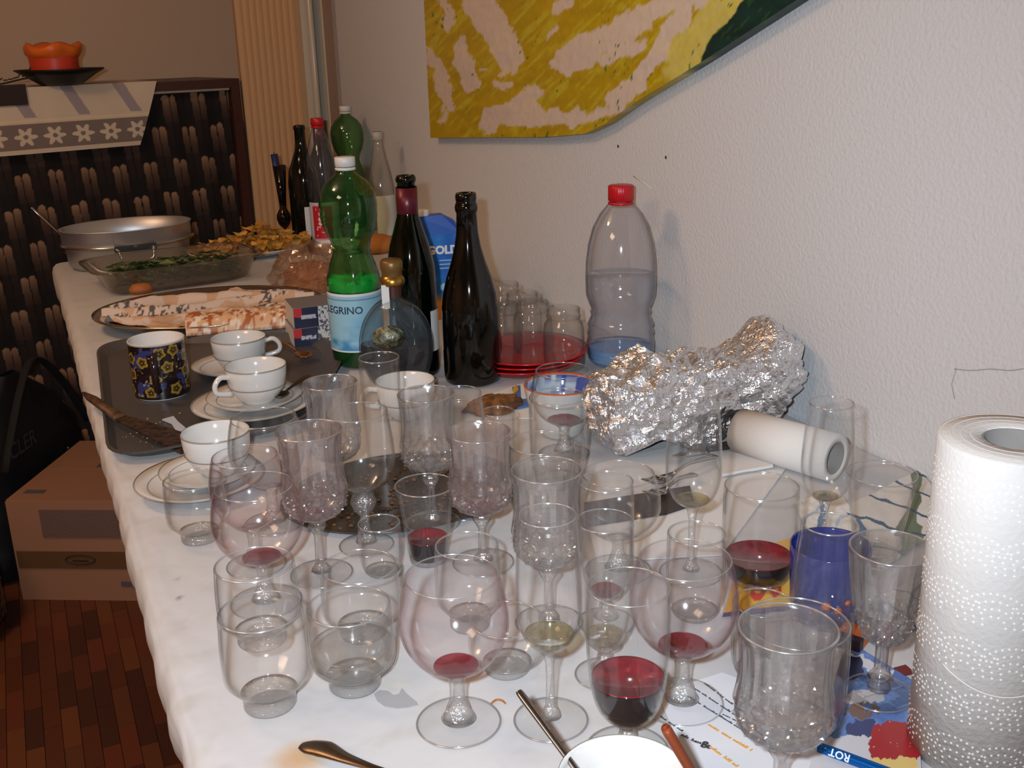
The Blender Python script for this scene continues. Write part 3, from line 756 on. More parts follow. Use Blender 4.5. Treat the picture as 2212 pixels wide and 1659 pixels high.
# ------------------------------------------------------------------ bottles
def liquid_prof(prof, z1, t):
    """inside of an outer profile up to level z1"""
    out = [(0, t*2)]; 
    zs = [p[1] for p in prof]; rs = [p[0] for p in prof]
    n = 14
    for i in range(n+1):
        z = t*2+(z1-t*2)*i/n; r = np.interp(z, zs, rs)-t
        out.append((max(r, .001), z))
    out.append((0, z1)); return out
def bottle(name, label, loc, prof, material, cat='bottle', t=.0012, rz=0, group=None, seg=48, open_top=True, mod=None, part='bottle_glass'):
    o = thing(name, label, cat, loc, rz, group)
    inner = [(max(r-t, .0005), z) for r, z in prof[::-1] if z > .004]+[(0, .006)]
    mesh(part, *lathe([(0, .003), (prof[0][0]*.8, .003)]+prof+(inner if open_top else [(0, prof[-1][1])]), seg, mod), material, o)
    return o
def cyl_part(name, par, r, z0, z1, material, seg=32, a0=None, a1=None, col=None, rings=2, t=.0006, prof=None):
    if a0 is None: return mesh(name, *lathe([(r, z0), (r+t, z0), (r+t, z1), (r, z1)], seg), material, par)
    nu = seg
    v, f, U, V = gridv(nu, rings, lambda U, V: ((r+t)*np.cos(a0+(a1-a0)*U), (r+t)*np.sin(a0+(a1-a0)*U), z0+(z1-z0)*V))
    return mesh(name, v, f, material, par, col=(col(U, V) if col else None))
def screw_cap(par, r, z0, h, material, x=0, y=0):
    def rib(rr, z, t): return rr*(1+.02*math.cos(24*t)) if rr > r*.9 else rr
    o = mesh('cap', *lathe([(r*.9, z0), (r, z0+.001), (r, z0+h*.94), (r*.93, z0+h), (0, z0+h)], 72, rib), material, par); o.location = (x, y, 0)
    mesh('neck_ring', *lathe([(r*.95, z0-.006), (r*1.03, z0-.005), (r*1.03, z0-.002), (r*.9, z0-.001)], 32), material, par)

p = onT(1022, 822)
black = [(.040, 0), (.0460, .004), (.0475, .012), (.0478, .10), (.0470, .125), (.0440, .150), (.0370, .178), (.0285, .202), (.0215, .228), (.0180, .250), (.0165, .282), (.0180, .284), (.0188, .290), (.0175, .296), (.0160, .298), (.0168, .303), (.0172, .308), (.0160, .313)]
b = bottle('sparkling_wine_bottle', 'opened black wine bottle without label, right of the green wine bottle', p, black, BBOT, t=.004)
p = onT(900, 806)
gw = [(.036, 0), (.0400, .004), (.0410, .012), (.0410, .165), (.0395, .190), (.0330, .222), (.0250, .248), (.0185, .270), (.0160, .290), (.0150, .326), (.0165, .327), (.0168, .332), (.0150, .337)]
b = bottle('green_wine_bottle', 'slim dark green wine bottle with maroon neck foil', p, gw, GBOT)
mesh('wine_rest', *lathe(liquid_prof(gw, .16, .0016), 40), mat('dark_wine', (18, 6, 8), .1), b)
cyl_part('neck_foil', b, .0172, .262, .318, mat('maroon_foil', (92, 26, 38), .35, .3))
fa = facing(p)
cyl_part('label', b, .0413, .045, .115, PAPER, a0=fa+.75, a1=fa+2.2)

# flat round brandy bottle
p = onT(862, 843)
bb = thing('round_brandy_bottle', 'flat round liqueur bottle with gold stopper and dark spirit', 'bottle', p, facing(p)+PI/2)
def flask(scale, z_lift=0, cut=None):
    V_, F_ = [], []; nv, nu = 30, 44
    for i in range(nv+1):
        z = i/nv
        w_ = .060*math.sqrt(max(0, 1-((z-.47)/.53)**2)) if z > .04 else .060*math.sqrt(1-((.04-.47)/.53)**2)
        zz = z*.155; w_ = max(w_, .012)
        for k in range(nu):
            t = 2*PI*k/nu; V_.append((w_*scale*math.cos(t), min(w_, .030)*scale*.95*math.sin(t), .002+zz*scale+z_lift))
    for i in range(nv):
        for k in range(nu):
            j = (k+1) % nu; F_.append((i*nu+k, i*nu+j, (i+1)*nu+j, (i+1)*nu+k))
    F_.append(tuple(range(nu-1, -1, -1)))
    return V_, F_
V_, F_ = flask(1.0); mesh('flask_glass', V_, F_, SMOKE, bb)
V2, F2 = flask(.955, .003); V2 = [(x, y, min(z, .082)) for x, y, z in V2]; mesh('spirit', V2, F2, mat('dark_spirit', (30, 12, 9), .08), bb)
mesh('neck', *lathe([(.0125, .150), (.0125, .172)], 24), SMOKE, bb)
mesh('neck_label', *lathe([(.0135, .158), (.0135, .176)], 24), mat('dark_red_label', (70, 36, 30), .4), bb)
GOLD = mat('old_gold_metal', (170, 132, 62), .3, .9)
mesh('collar', *lathe([(.013, .176), (.0195, .177), (.0205, .182), (.0195, .188), (.016, .192)], 28), GOLD, bb)
mesh('stopper', *lathe([(.016, .190), (.0165, .200), (.0180, .202), (.0180, .214), (.015, .218), (0, .218)], 28), mat('brown_stopper', (122, 92, 48), .4, .4), bb)
mesh('paper_seal', *boxv(-.018, -.006, -.0165, -.0150, .142, .180), PAPER, bb, smooth=False)
e_ = mesh('pale_reflection', *oval([(0, -.001), (.024, -.0005), (.026, 0), (0, .001)], 1, .75, 30), mat('pale_olive_reflection', (158, 162, 140), .45, .4, bump=(90, .7, .01), var=((90, 96, 80), 70)), bb)  # pale reflection on the flask, painted as a flat oval piece
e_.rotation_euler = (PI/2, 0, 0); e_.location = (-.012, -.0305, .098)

# mineral water, green plastic, front
p = onT(777, 786)
fa = facing(p)
pel = [(.030, 0), (.040, .004), (.0455, .016), (.0465, .030), (.0465, .140), (.0455, .160), (.040, .180), (.0335, .198), (.0320, .208), (.0345, .222), (.0430, .240), (.0485, .262), (.0495, .285), (.0455, .306), (.0350, .322), (.0200, .333), (.0140, .338), (.0135, .346)]
def petrib(r, z, t):
    if .30 < z or z < .02: return r
    return r*(1+.006*math.cos(16*t+z*60)) if z > .15 else r
b = bottle('mineral_water_bottle', 'half full green plastic mineral water bottle with white cap and pale blue label, front one', p, pel, PETG, t=.0006, mod=petrib, seg=64, part='bottle_plastic')
mesh('water', *lathe(liquid_prof(pel, .118, .0012), 48), mat('dark_green_water', (12, 70, 26), .1, trans=.0), b)
def splash(r, z, t): return (r, z+(.004*math.sin(9*t)+.003*math.sin(23*t) if z > .150 else 0))
mesh('water_surface', *lathe([(.0440, .138), (.0452, .140), (.0450, .152), (.0440, .1545), (.02, .152), (0, .152)], 72, splash), PETL, b)
def pel_label(U, V):
    sky = np.array([150, 196, 214.]); deep = np.array([70, 140, 190.])
    n = vnoise(U*9, V*6, 81, 3)
    c = sky*np.ones((len(U), 3)); k = np.clip((n-.35)*3*np.clip(1.1-V*1.6, 0, 1), 0, 1)[:, None]; c = c*(1-k)+deep*k
    w_ = (V > .965) | (V < .03); c[w_] = (225, 228, 228)
    l_ = (np.abs(V-.90) < .012); c[l_] = (80, 120, 150)
    m_ = (np.abs(U-.80) < .006); c[m_] = (225, 230, 232)
    return npl(c)
lb_ = cyl_part('label', b, .0470, .034, .137, mat('blue_label', (255, 255, 255), .4, vcol=True), seg=160, a0=fa-2.6, a1=fa+2.3, col=pel_label, rings=60)
text_cyl('label_print', 'S.PELLEGRINO', .0180, .0480, fa-.93, .108, mat('navy_print', (40, 58, 84), .5), lb_, bold=.0003)
screw_cap(b, .0170, .347, .016, WCAP)

# second green bottle further back
p = at(746, 246, TZ+.340); p = Vector((p[0], p[1], TZ))
b = bottle('mineral_water_bottle', 'empty green plastic mineral water bottle with white cap, rear one beside the clear glass bottle', p, pel, PETG, t=.0006, part='bottle_plastic')
screw_cap(b, .0170, .347, .016, WCAP)

p = onT(706, 527)
vt = [(.028, 0), (.038, .004), (.041, .02), (.041, .11), (.039, .125), (.041, .14), (.041, .20), (.037, .245), (.026, .29), (.0165, .318), (.0140, .325)]
b = bottle('small_water_bottle', 'clear plastic water bottle with red cap and red label among the rear bottles', p, vt, PETC, t=.0006, mod=petrib, part='bottle_plastic')
fa = facing(p)
def vl(U, V):
    c = np.ones((len(U), 3))*np.array([196, 200, 206.]); m_ = (U > .12) & (U < .62) & (V > .10) & (V < .93); c[m_] = (196, 34, 44); return npl(c)
lb_ = cyl_part('label', b, .0413, .012, .122, mat('red_white_label', (255, 255, 255), .4, vcol=True), seg=60, a0=fa-1.2, a1=fa+1.6, col=vl, rings=20)
text_cyl('label_print', 'Vittel', .036, .0424, fa-.25, .068, mat('pale_print', (232, 225, 220), .5), lb_, bold=.0006, vertical=True)
screw_cap(b, .0175, .328, .020, RCAP)
DKB = mat('dark_wine_bottle_glass', (12, 14, 10), .07)
for (bx_, by_), lab, foil in (((667, 522), 'dark wine bottle with pale label at the left of the rear bottles', None), ((690, 508), 'dark wine bottle with maroon neck foil, partly hidden among the rear bottles', 1)):
    p = onT(bx_, by_)
    if foil: p = Vector((.800, 3.02, TZ+.0006)); p = Vector(atY(667, 266, 3.12)); p = Vector((p.x+.03, 3.13, TZ+.0006))
    s = .985 if not foil else 1.0
    b = bottle('dark_wine_bottle', lab, p, [(r*1.0, z*s) for r, z in [(.038, 0), (.0425, .004), (.0435, .012), (.0435, .170), (.039, .205), (.026, .240), (.0180, .262), (.0150, .285), (.0145, .318), (.0165, .320), (.0165, .328), (.0150, .332)]], DKB, t=.003)
    fa = facing(p)
    if not foil: cyl_part('label', b, .0438, .022, .105, PAPER, a0=fa-.1, a1=fa+1.5)
    else: cyl_part('neck_foil', b, .0170, .27, .315, mat('maroon_foil', (92, 26, 38), .35, .3))
p = onT(830, 528)
cb = [(.032, 0), (.0375, .004), (.0385, .02), (.0385, .130), (.0370, .160), (.0300, .200), (.0200, .240), (.0155, .265), (.0140, .292), (.0160, .294), (.0160, .306), (.0145, .309)]
b = bottle('clear_glass_bottle', 'empty clear glass bottle with white label, standing by the wall behind the others', p, cb, JARG)
fa = facing(p)
cyl_part('label', b, .0388, .030, .140, mat('matt_label', (206, 206, 196), .6), a0=fa-.4, a1=fa+1.6)
cyl_part('screw_collar', b, .0150, .288, .309, mat('whitish_cap', (190, 186, 176), .4))

# big clear water bottle by the wall
p = onT(1345, 785); p.x -= .005
wb = [(.034, 0), (.046, .003), (.0545, .010), (.0580, .022), (.0585, .040), (.0560, .052), (.0580, .058), (.0550, .066), (.0570, .072), (.0535, .080), (.0500, .088), (.0520, .094), (.0500, .100), (.0545, .110), (.0590, .124), (.0600, .150), (.0590, .180), (.0550, .212), (.0470, .240), (.0350, .262), (.0235, .276), (.0160, .284), (.0150, .290)]
b = bottle('large_water_bottle', 'large clear plastic water bottle with red cap, half full, against the wall', p, wb, PETC, t=.0006, mod=lambda r, z, t: r*(1+.004*math.cos(10*t)), seg=72, part='bottle_plastic')
mesh('water', *lathe(liquid_prof(wb, .158, .0014), 60), BLUEW, b)
mesh('blue_glow_base', *lathe([(0, .004), (.050, .006), (.0560, .014), (.0565, .034), (.040, .030), (0, .034)], 60), glass('blue_refraction_glow', tint=(.55, .75, .97), edge=(.2, .4, .8), haze=.42, hazecol=(.30, .62, 1.0), f0=.05), b)  # blue glow of refracted light at the foot, added as coloured haze
screw_cap(b, .0210, .283, .026, RCAP)

# juice carton
p = at(944, 680); 
ct = thing('juice_carton', 'blue drink carton with white cap and bold white lettering behind the green wine bottle', 'carton', (p[0]+.006, p[1]-.01, TZ+.0006), -.26)
def cartc(q):
    x, z = q[:, 0], q[:, 2]; n = vnoise(x*60+3, z*60, 91, 4)
    c = np.array([18, 78, 176])*(1-n[:, None])+np.array([40, 130, 210])*n[:, None]
    k = np.clip((.055-z)/.02, 0, 1)[:, None]; c = c*(1-k)+np.array([226, 140, 50])*k
    s_ = ((np.hypot((x-.010)*1.0, (z-.066)*1.4) < .010+.004*n) & (n > .4)); c[s_] = (150, 205, 235)
    return npl(c)
CW, CDp, CHt = .088, .062, .175
v, f, U_, V_ = gridv(80, 120, lambda U, V: ((U-.5)*CW, U*0-CDp/2, V*CHt))
mesh('front_panel', v, f, mat('carton_print', (255, 255, 255), .35, vcol=True), ct, col=cartc(v))
CARTB = mat('carton_blue', (22, 82, 176), .35)
mesh('carton_body', *boxv(-CW/2, CW/2, -CDp/2+.0005, CDp/2, 0, CHt), CARTB, ct, smooth=False)
prof_t = [(-CW/2, 0), (CW/2, 0), (CW/2-.010, .022), (CW*.1, .036), (-CW/2+.004, .034)]
V_ = [(x, -CDp/2+(.001 if z == 0 else .012), CHt+z) for x, z in prof_t]+[(x, CDp/2-(.0 if z == 0 else .02), CHt+z) for x, z in prof_t]
F_ = [(0, 1, 2, 3, 4), (9, 8, 7, 6, 5)]+[(i, 5+i, 5+(i+1) % 5, (i+1) % 5) for i in range(5)]
mesh('slanted_top', V_, F_, CARTB, ct, smooth=False)
o = mesh('cap', *lathe([(.015, 0), (.0155, .012), (.014, .014), (0, .014)], 28), WCAP, ct); o.location = (-.030, 0, CHt+.032)
text_plane('brand_print', 'GOLD', .0225, (.006, -CDp/2-.001, .142), (1, 0, 0), (0, 0, 1), mat('white_print', (222, 226, 230), .5), ct, bold=.0012)
for k, wd in enumerate((.038, .036, .042)):
    mesh('small_print', *boxv(.0-.002, wd-.002-.0, -CDp/2-.0012, -CDp/2, .120-.008*k, .1225-.008*k), mat('pale_blue_print', (150, 180, 215), .5), ct, smooth=False)

# preserving jars upside up along the wall, lids off
jp = [(.030, 0), (.0345, .003), (.0355, .010), (.0355, .068), (.0330, .080), (.0285, .087), (.0280, .090), (.0300, .091), (.0300, .094), (.0285, .096), (.0285, .106), (.0275, .107)]
jl = ['empty glass jar at the right end of the row by the wall', 'second empty glass jar from the right in the row by the wall', 'empty glass jar behind the second one, close to the wall', 'empty glass jar just right of the black bottle', 'rearmost empty glass jar peeping out behind the black bottle']
for k, (px, py) in enumerate(((1217, 665), (1150, 651), (1128, 632), (1082, 655), (1088, 612))):
    q = at(px, py, TZ+.107)
    b = bottle('glass_jar', jl[k], (min(q[0], WX-.040), q[1], TZ+.0006), jp, JARG, cat='jar', group='empty glass jars by the wall', t=.0014, part='jar_body')

# red plastic plates stacked
rp = at(1128, 792)
RED = mat('red_plastic', (186, 22, 26), .2)
for k in range(3):
    o = thing('red_plate', ['bottom red plastic plate of the stack beside the black bottle', 'middle red plastic plate of the stack beside the black bottle', 'topmost red plastic plate of the stack beside the black bottle'][k], 'plate', (rp[0]+.004*k, rp[1]-.003*k, TZ+.0006+.008*k), .2*k, 'stacked red plastic plates')
    mesh('plate_body', *lathe([(0, 0), (.070, 0), (.078, .003), (.092, .014), (.104, .017), (.105, .019), (.092, .0165), (.078, .006), (.070, .003), (0, .003)], 64), RED, o)

# ------------------------------------------------------------------ coffee capsule boxes
q = onT(672, 748)
for k in range(2):
    cbx = thing('coffee_box', ['lower of two small navy and white coffee boxes beside the green bottle', 'upper of two small navy and white coffee boxes beside the green bottle'][k], 'box', q+Vector((.012+.004*k, .035+.004*k, .0385*k)), -.06, 'small coffee boxes')
    mesh('carton_body', *boxv(-.042, .042, -.045, .045, 0, .038), mat('pale_carton', (206, 204, 200), .5), cbx, smooth=False)
    mesh('top_face', *boxv(-.0421, .0421, -.0451, .0451, .038, .0383), mat('grey_carton', (120, 116, 120), .5), cbx, smooth=False)
    def cc_(v):
        x, z = v[:, 0], v[:, 2]; c = np.ones((len(v), 3))*np.array([30, 34, 62.])
        w_ = x > .004; n = vnoise(x*300, z*300, 92+k, 2)
        c[w_] = (206, 204, 200); c[w_ & (n > .58) & (x < .032)] = (80, 84, 100); c[w_ & (x > .030) & (n > .3)] = (206, 140, 70)
        rr = (x < -.026) & (z > .022+(x+.042)*-.2); c[rr] = (196, 50, 52)
        t_ = (np.abs(z-.020) < .0035) & (x > -.028) & (x < .0) & (n > .35); c[t_] = (190, 190, 200)
        return npl(c)
    v, f, _, _ = gridv(90, 40, lambda U, V: ((U-.5)*.084, U*0-.0455, V*.038))
    mesh('printed_front', v, f, mat('box_print', (255, 255, 255), .4, vcol=True), cbx, col=cc_(v))

# ------------------------------------------------------------------ serving tray with cups
TA, TB, TC = at(215, 765), at(245, 975), at(690, 738)
tr = thing('serving_tray', 'large dark grey serving tray with rounded corners at the table edge', 'tray', (.285, 1.715, TZ+.0006), 0)
# outline from the four sides, rounded
corn = [at(212, 762), at(238, 1015), at(660, 935), at(745, 786), at(690, 736), at(330, 742)]
corn = [Vector((c[0]-.285, c[1]-1.715)) for c in corn]
def roundpoly(pts, r, n=6):
    out = []
    L = len(pts)
    for i in range(L):
        p0, p1, p2 = pts[i-1], pts[i], pts[(i+1) % L]
        a = (p0-p1); b = (p2-p1); ra = min(r, a.length*.45); rb = min(r, b.length*.45)
        A = p1+a.normalized()*ra; B = p1+b.normalized()*rb
        for k in range(n+1):
            t = k/n; out.append(A*(1-t)**2+p1*2*t*(1-t)+B*t*t)
    return out
ol = roundpoly(corn, .07)
cen = sum(ol, Vector((0, 0)))/len(ol)
def ring(off, z): return [(c.x-(cen-c).normalized().x*off, c.y-(cen-c).normalized().y*off, z) for c in ol]
rings = [ring(-.030, 0), ring(-.022, .001), ring(-.004, .014), ring(0, .016), ring(.002, .015), ring(-.001, .011), ring(-.024, -.0)]
n = len(ol)
V_ = [(p[0], p[1], max(p[2], 0)) for rg in [ring(-.024, 0), ring(-.002, .013), ring(.003, .0145), ring(.003, .0165), ring(-.003, .0165), ring(-.022, .0035)] for p in rg]
F_ = []
for a in range(5):
    for i in range(n): F_.append((a*n+i, a*n+(i+1) % n, (a+1)*n+(i+1) % n, (a+1)*n+i))
F_.append(tuple(5*n+i for i in range(n))); F_.append(tuple(range(n-1, -1, -1)))
TRAYM = mat('dark_tray_plastic', (74, 70, 68), .45, bump=(300, .15, .001))
mesh('tray_body', V_, F_, TRAYM, tr, smooth=False)
TT = TZ+.0042
def onTray(px, py): p = at(px, py, TT); return Vector((p[0], p[1], TT+.0002))
parts = []
for i in range(60):
    p = onTray(random.gauss(345, 28), random.gauss(935, 18)); s = random.uniform(.0008, .0024)
    if p.y < 1.50: continue
    v, f = lathe([(0, 0), (s, s*.4), (0, s*.9)], 5); parts.append(([(a[0]+p.x-.285, a[1]+p.y-1.715, a[2]+TT-TZ-.0006) for a in v], f))
v, f = merge(*parts)
mesh('cake_crumbs', v, f, mat('crumb', (190, 140, 84), .8), tr, kind='stuff')

# mug with gold flowers
p = onTray(352, 850)
fa = facing(p)
mg = thing('floral_mug', 'dark brown and blue mug with gold flowers on the dark tray', 'mug', p, 0)
MR, MH = .0450, .094
rs = random.Random(9)
fls = [(rs.uniform(-2.6, 2.6), rs.uniform(.06, .9)) for _ in range(200)]; sel = []
for a in fls:
    if all(math.hypot((a[0]-b[0])*MR, (a[1]-b[1])*MH) > .023 for b in sel): sel.append(a)
def mugc(U, V):
    th = (U-.5)*2*PI; c = np.ones((len(U), 3))*np.array([34, 22, 22.]); n = vnoise(U*22, V*8, 95, 3)
    c[n > .56] = (54, 58, 104)
    n2 = vnoise(U*60+4, V*22, 96, 2); c[n2 > .76] = (150, 132, 90)
    for i, (a, z) in enumerate(sel):
        dx = (th-a)*MR; dz = (V-z)*MH; d = np.hypot(dx, dz); q = np.arctan2(dz, dx); R0 = .0095*(1+.13*np.cos(5*q+i))
        c[d < R0] = (158, 128, 52); c[(d < R0*.70)] = (104, 82, 34); c[d < R0*.42] = (36, 26, 22); c[d < R0*.16] = (150, 125, 50)
    c[(V < .05)] = (30, 20, 20); c[V > .975] = (190, 180, 160)
    return npl(c)
v, f, U_, V_ = gridv(260, 90, lambda U, V: ((MR-.001*(V < .05))*np.cos(U*2*PI+fa-PI), MR*np.sin(U*2*PI+fa-PI), .003+V*(MH-.003)))
mesh('mug_body', v, f, VCG, mg, col=mugc(U_, V_))
mesh('mug_inside', *lathe([(MR*.9, 0), (MR*.98, .003), (0, .003)], 48), PORC, mg)
mesh('mug_lining', *lathe([(MR, MH), (MR-.001, MH+.001), (MR-.003, MH), (MR-.0035, .01), (MR-.012, .006), (0, .006)], 48), PORC, mg)
hx = fa-.12
d = Vector((math.cos(hx), math.sin(hx), 0))
mesh('handle', *tubev([d*(MR-.002)+Vector((0, 0, .078)), d*(MR+.014)+Vector((0, 0, .080)), d*(MR+.024)+Vector((0, 0, .068)), d*(MR+.026)+Vector((0, 0, .045)), d*(MR+.018)+Vector((0, 0, .026)), d*(MR-.001)+Vector((0, 0, .018))], .0055, 10), mat('brown_glazed_handle', (40, 26, 28), .12), mg)

GREYL = mat('grey_rim_line', (150, 140, 125), .3)
def saucer(name, label, loc, R, cat='saucer', group=None, lip=.016):
    o = thing(name, label, cat, loc, 0, group)
    mesh('plate_body', *lathe([(0, 0), (R*.52, 0), (R*.58, .002), (R*.82, lip*.55), (R, lip), (R*1.0, lip+.0018), (R*.80, lip*.55+.003), (R*.56, .0045), (0, .0035)], 56), PORC, o)
    mesh('rim_line', *lathe([(R*1.002, lip+.0003), (R*1.004, lip+.0014), (R*.985, lip+.0020)], 56), GREYL, o)
    mesh('inner_line', *lathe([(R*.80, lip*.55+.0033), (R*.785, lip*.55+.0030)], 56), GREYL, o)
    return o
def cup(label, loc, R, H, hang, inner=PORC, group='white coffee cups', name='coffee_cup'):
    o = thing(name, label, 'cup', loc, 0, group)
    mesh('cup_body', *lathe([(0, .0), (R*.52, 0), (R*.54, .004), (R*.70, H*.16), (R*.92, H*.45), (R*.98, H*.75), (R, H), (R*.985, H+.0008), (R*.95, H*.99), (R*.93, H*.7), (R*.84, H*.40), (R*.55, H*.16), (0, H*.12)], 48), PORC, o)
    mesh('rim_line', *lathe([(R*1.006, H-.001), (R*1.002, H+.0005), (R*.99, H+.0013)], 48), GREYL, o)
    mesh('body_line', *lathe([(R*.93, H*.46), (R*.945, H*.49), (R*.95, H*.495)], 48), GREYL, o)
    d = Vector((math.cos(hang), math.sin(hang), 0))
    mesh('handle', *tubev([d*(R*.95)+Vector((0, 0, H*.82)), d*(R*1.25)+Vector((0, 0, H*.86)), d*(R*1.46)+Vector((0, 0, H*.68)), d*(R*1.40)+Vector((0, 0, H*.46)), d*(R*.92)+Vector((0, 0, H*.36))], [.004, .0042, .004, .004, .0045], 10), PORC, o)
    return o
s1 = at(505, 792, TT+.01); s1 = Vector((s1[0], s1[1], TT+.0004))
saucer('saucer', 'white saucer under the rear coffee cup on the tray', s1, .071, group='white saucers')
q = at(523, 722, TT+.062); cup('rear white coffee cup on the tray, handle to the right', (s1.x+.012, s1.y-.004, TT+.0044), .047, .058, -.15)
s2 = at(548, 872, TT+.012); s2 = Vector((s2[0], s2[1], TT+.0004))
saucer('cake_plate', 'larger white plate under the front coffee cup on the tray', s2, .094, 'plate')
saucer('saucer', 'white saucer stacked on the larger plate under the front coffee cup', s2+Vector((.004, .006, .0085)), .074, group='white saucers')
cup('front white coffee cup on the tray, handle to the left', (s2.x+.010, s2.y+.008, TT+.0130), .047, .058, PI*1.08)
s3 = at(432, 1040, TZ+.01); s3 = Vector((s3[0], s3[1], TZ+.0006))
saucer('cake_plate', 'white plate at the table edge in front of the tray', s3, .082, 'plate')
saucer('saucer', 'white saucer stacked on the plate at the table edge', s3+Vector((.012, .004, .0085)), .062, group='white saucers')
cup('white coffee cup on the stacked plates in front of the tray', (s3.x+.028, s3.y+.012, TZ+.0140), .044, .056, .9)
p = at(905, 855, TZ+.062); cup('white coffee cup behind the crystal goblets, handle to the left', (p[0]+.01, p[1]+.09, TZ+.0006), .045, .058, PI*.95)
# spoons on the tray
def spoonv(L, w_, th=.0016):
    """spoon along +x from bowl to handle end"""
    v, f, _, _ = gridv(40, 11, lambda U, V: (U*L, (V-.5)*2*(w_*np.where(U < .30, np.sqrt(np.clip(1-((U-.15)/.15)**2, 0.05, 1)), 0)+np.where(U >= .27, np.interp(U, [.27, .35, .5, .9, 1], [.0022, .0022, .0028, .005, .0025]), 0)*np.where(U >= .27, 1, 0)), np.where(U < .30, -.006*(1-((U-.15)/.15)**2)*(1-((V-.5)*2)**2)+.006, .006+.006*np.sin((U-.3)*2.2))))
    return v, f
def cutlery(name, label, a, b, z, material, kind='spoon', cat='cutlery', tilt=0):
    a, b = Vector(at(*a, TZ+z)), Vector(at(*b, TZ+z)); d = b-a; L = d.length; rz = math.atan2(d.y, d.x)
    o = thing(name, label, cat, (a.x, a.y, TZ+z), rz)
    if kind == 'spoon':
        v, f = spoonv(L, .017 if L > .1 else .012); so = mesh('spoon_body', v, f, material, o); solidify(so, .0012, 1)
    elif kind == 'fork':
        mesh('handle', *tubev([(L*.38, 0, .004), (L*.6, 0, .009), (L*.97, 0, .004), (L, 0, .003)], [.003, .003, .006, .003], 8, .35), material, o)
        mesh('fork_head', *merge(tubev([(L*.40, 0, .004), (L*.26, 0, .002), (L*.20, 0, .003)], [.003, .010, .011], 8, .2)), material, o)
        for k in range(4):
            y = (k-1.5)*.0058; mesh('tine', *tubev([(L*.22, y, .003), (L*.1, y, .004), (0, y, .008)], [.0017, .0015, .0008], 6), material, o)
    elif kind == 'knife':
        mesh('handle', *tubev([(L*.52, 0, .006), (L*.75, 0, .007), (L*.98, 0, .006), (L, 0, .005)], [.006, .0085, .0085, .004], 10, .6), material, o)
        v, f = prism([(0, -.001), (L*.05, -.008), (L*.5, -.010), (L*.52, .004), (.02, .007)], .003, .0045); mesh('blade', v, f, STEEL, o, smooth=False)
    return o
cutlery('teaspoon', 'dark teaspoon resting across the front plates on the tray', (596, 866), (668, 826), .022, WORN, 'spoon')
cutlery('brass_spoon', 'shiny spoon with a warm glint at the back of the tray', (668, 778), (590, 742), .012, mat('warm_polished_metal', (190, 150, 110), .12, 1.0), 'spoon')
ck = thing('cake_server', 'dirty dark cake server lying over the tray edge towards the table edge', 'cake server', (.10, 1.66, TZ+.014))
a = Vector(at(180, 848, TZ+.02)); m_ = Vector(at(262, 905, TZ+.020)); b = Vector(at(415, 972, TZ+.009)); O = Vector((.10, 1.66, TZ+.014))
mesh('handle', *tubev([a-O, a.lerp(m_, .25)-O, m_-O], [.003, .009, .011], 8, .5), mat('brown_handle', (92, 58, 34), .5, var=((50, 32, 20), 60)), ck)
d = (b-m_).normalized(); s_ = Vector((-d.y, d.x, 0))
V_ = [m_-O-s_*.010, m_-O+s_*.010, b-O+s_*.034, b-O-s_*.020]; V_ = [x+Vector((0, 0, 0)) for x in V_]+[x+Vector((0, 0, .003)) for x in V_]
mesh('blade', V_, [(3, 2, 1, 0), (4, 5, 6, 7), (0, 1, 5, 4), (1, 2, 6, 5), (2, 3, 7, 6), (3, 0, 4, 7)], mat('chocolate_smeared_blade', (34, 24, 22), .4, bump=(80, .6, .006), var=((70, 50, 36), 90)), ck, smooth=False)
su = thing('sugar_packet', 'torn white sugar sachet on the dark tray', 'sachet', onTray(390, 930)+Vector((0, 0, .001)))
P_ = [at(*q, TT+.002) for q in ((350, 907), (375, 900), (385, 912), (425, 945), (397, 957), (370, 915))]
c = Vector(su.location); v, f = prism([(p[0]-c.x, p[1]-c.y) for p in P_], 0, .002); mesh('sachet_paper', v, f, mat('pale_blue_paper', (190, 198, 215), .5), su, smooth=False)

# ------------------------------------------------------------------ middle: dark platter, blue bowl, papers, foil
pl = onT(868, 1066)
pt2 = thing('dark_platter', 'large dark oval platter with cake crumbs under the goblets', 'platter', pl)
mesh('platter', *oval([(0, 0), (.13, 0), (.150, .004), (.153, .006), (.150, .0065), (.128, .0035), (0, .0035)], 1.0, .80, 64), mat('dark_lacquer', (52, 46, 42), .25, var=((70, 60, 52), 20)), pt2)
parts = []
for i in range(240):
    a = random.uniform(0, 6.3); r = random.random()**.5*.115; s = random.uniform(.001, .004)
    v, f = lathe([(0, 0), (s, s*.3), (s*.6, s*.7), (0, s*.8)], 5); parts.append(([(q[0]+r*math.cos(a)-.02, q[1]+r*math.sin(a)*.75-.015, q[2]+.0036) for q in v], f))
v, f = merge(*parts); mesh('cake_crumbs', v, f, mat('brown_crumbs', (120, 78, 36), .8, var=((60, 40, 24), 60)), pt2, kind='stuff')

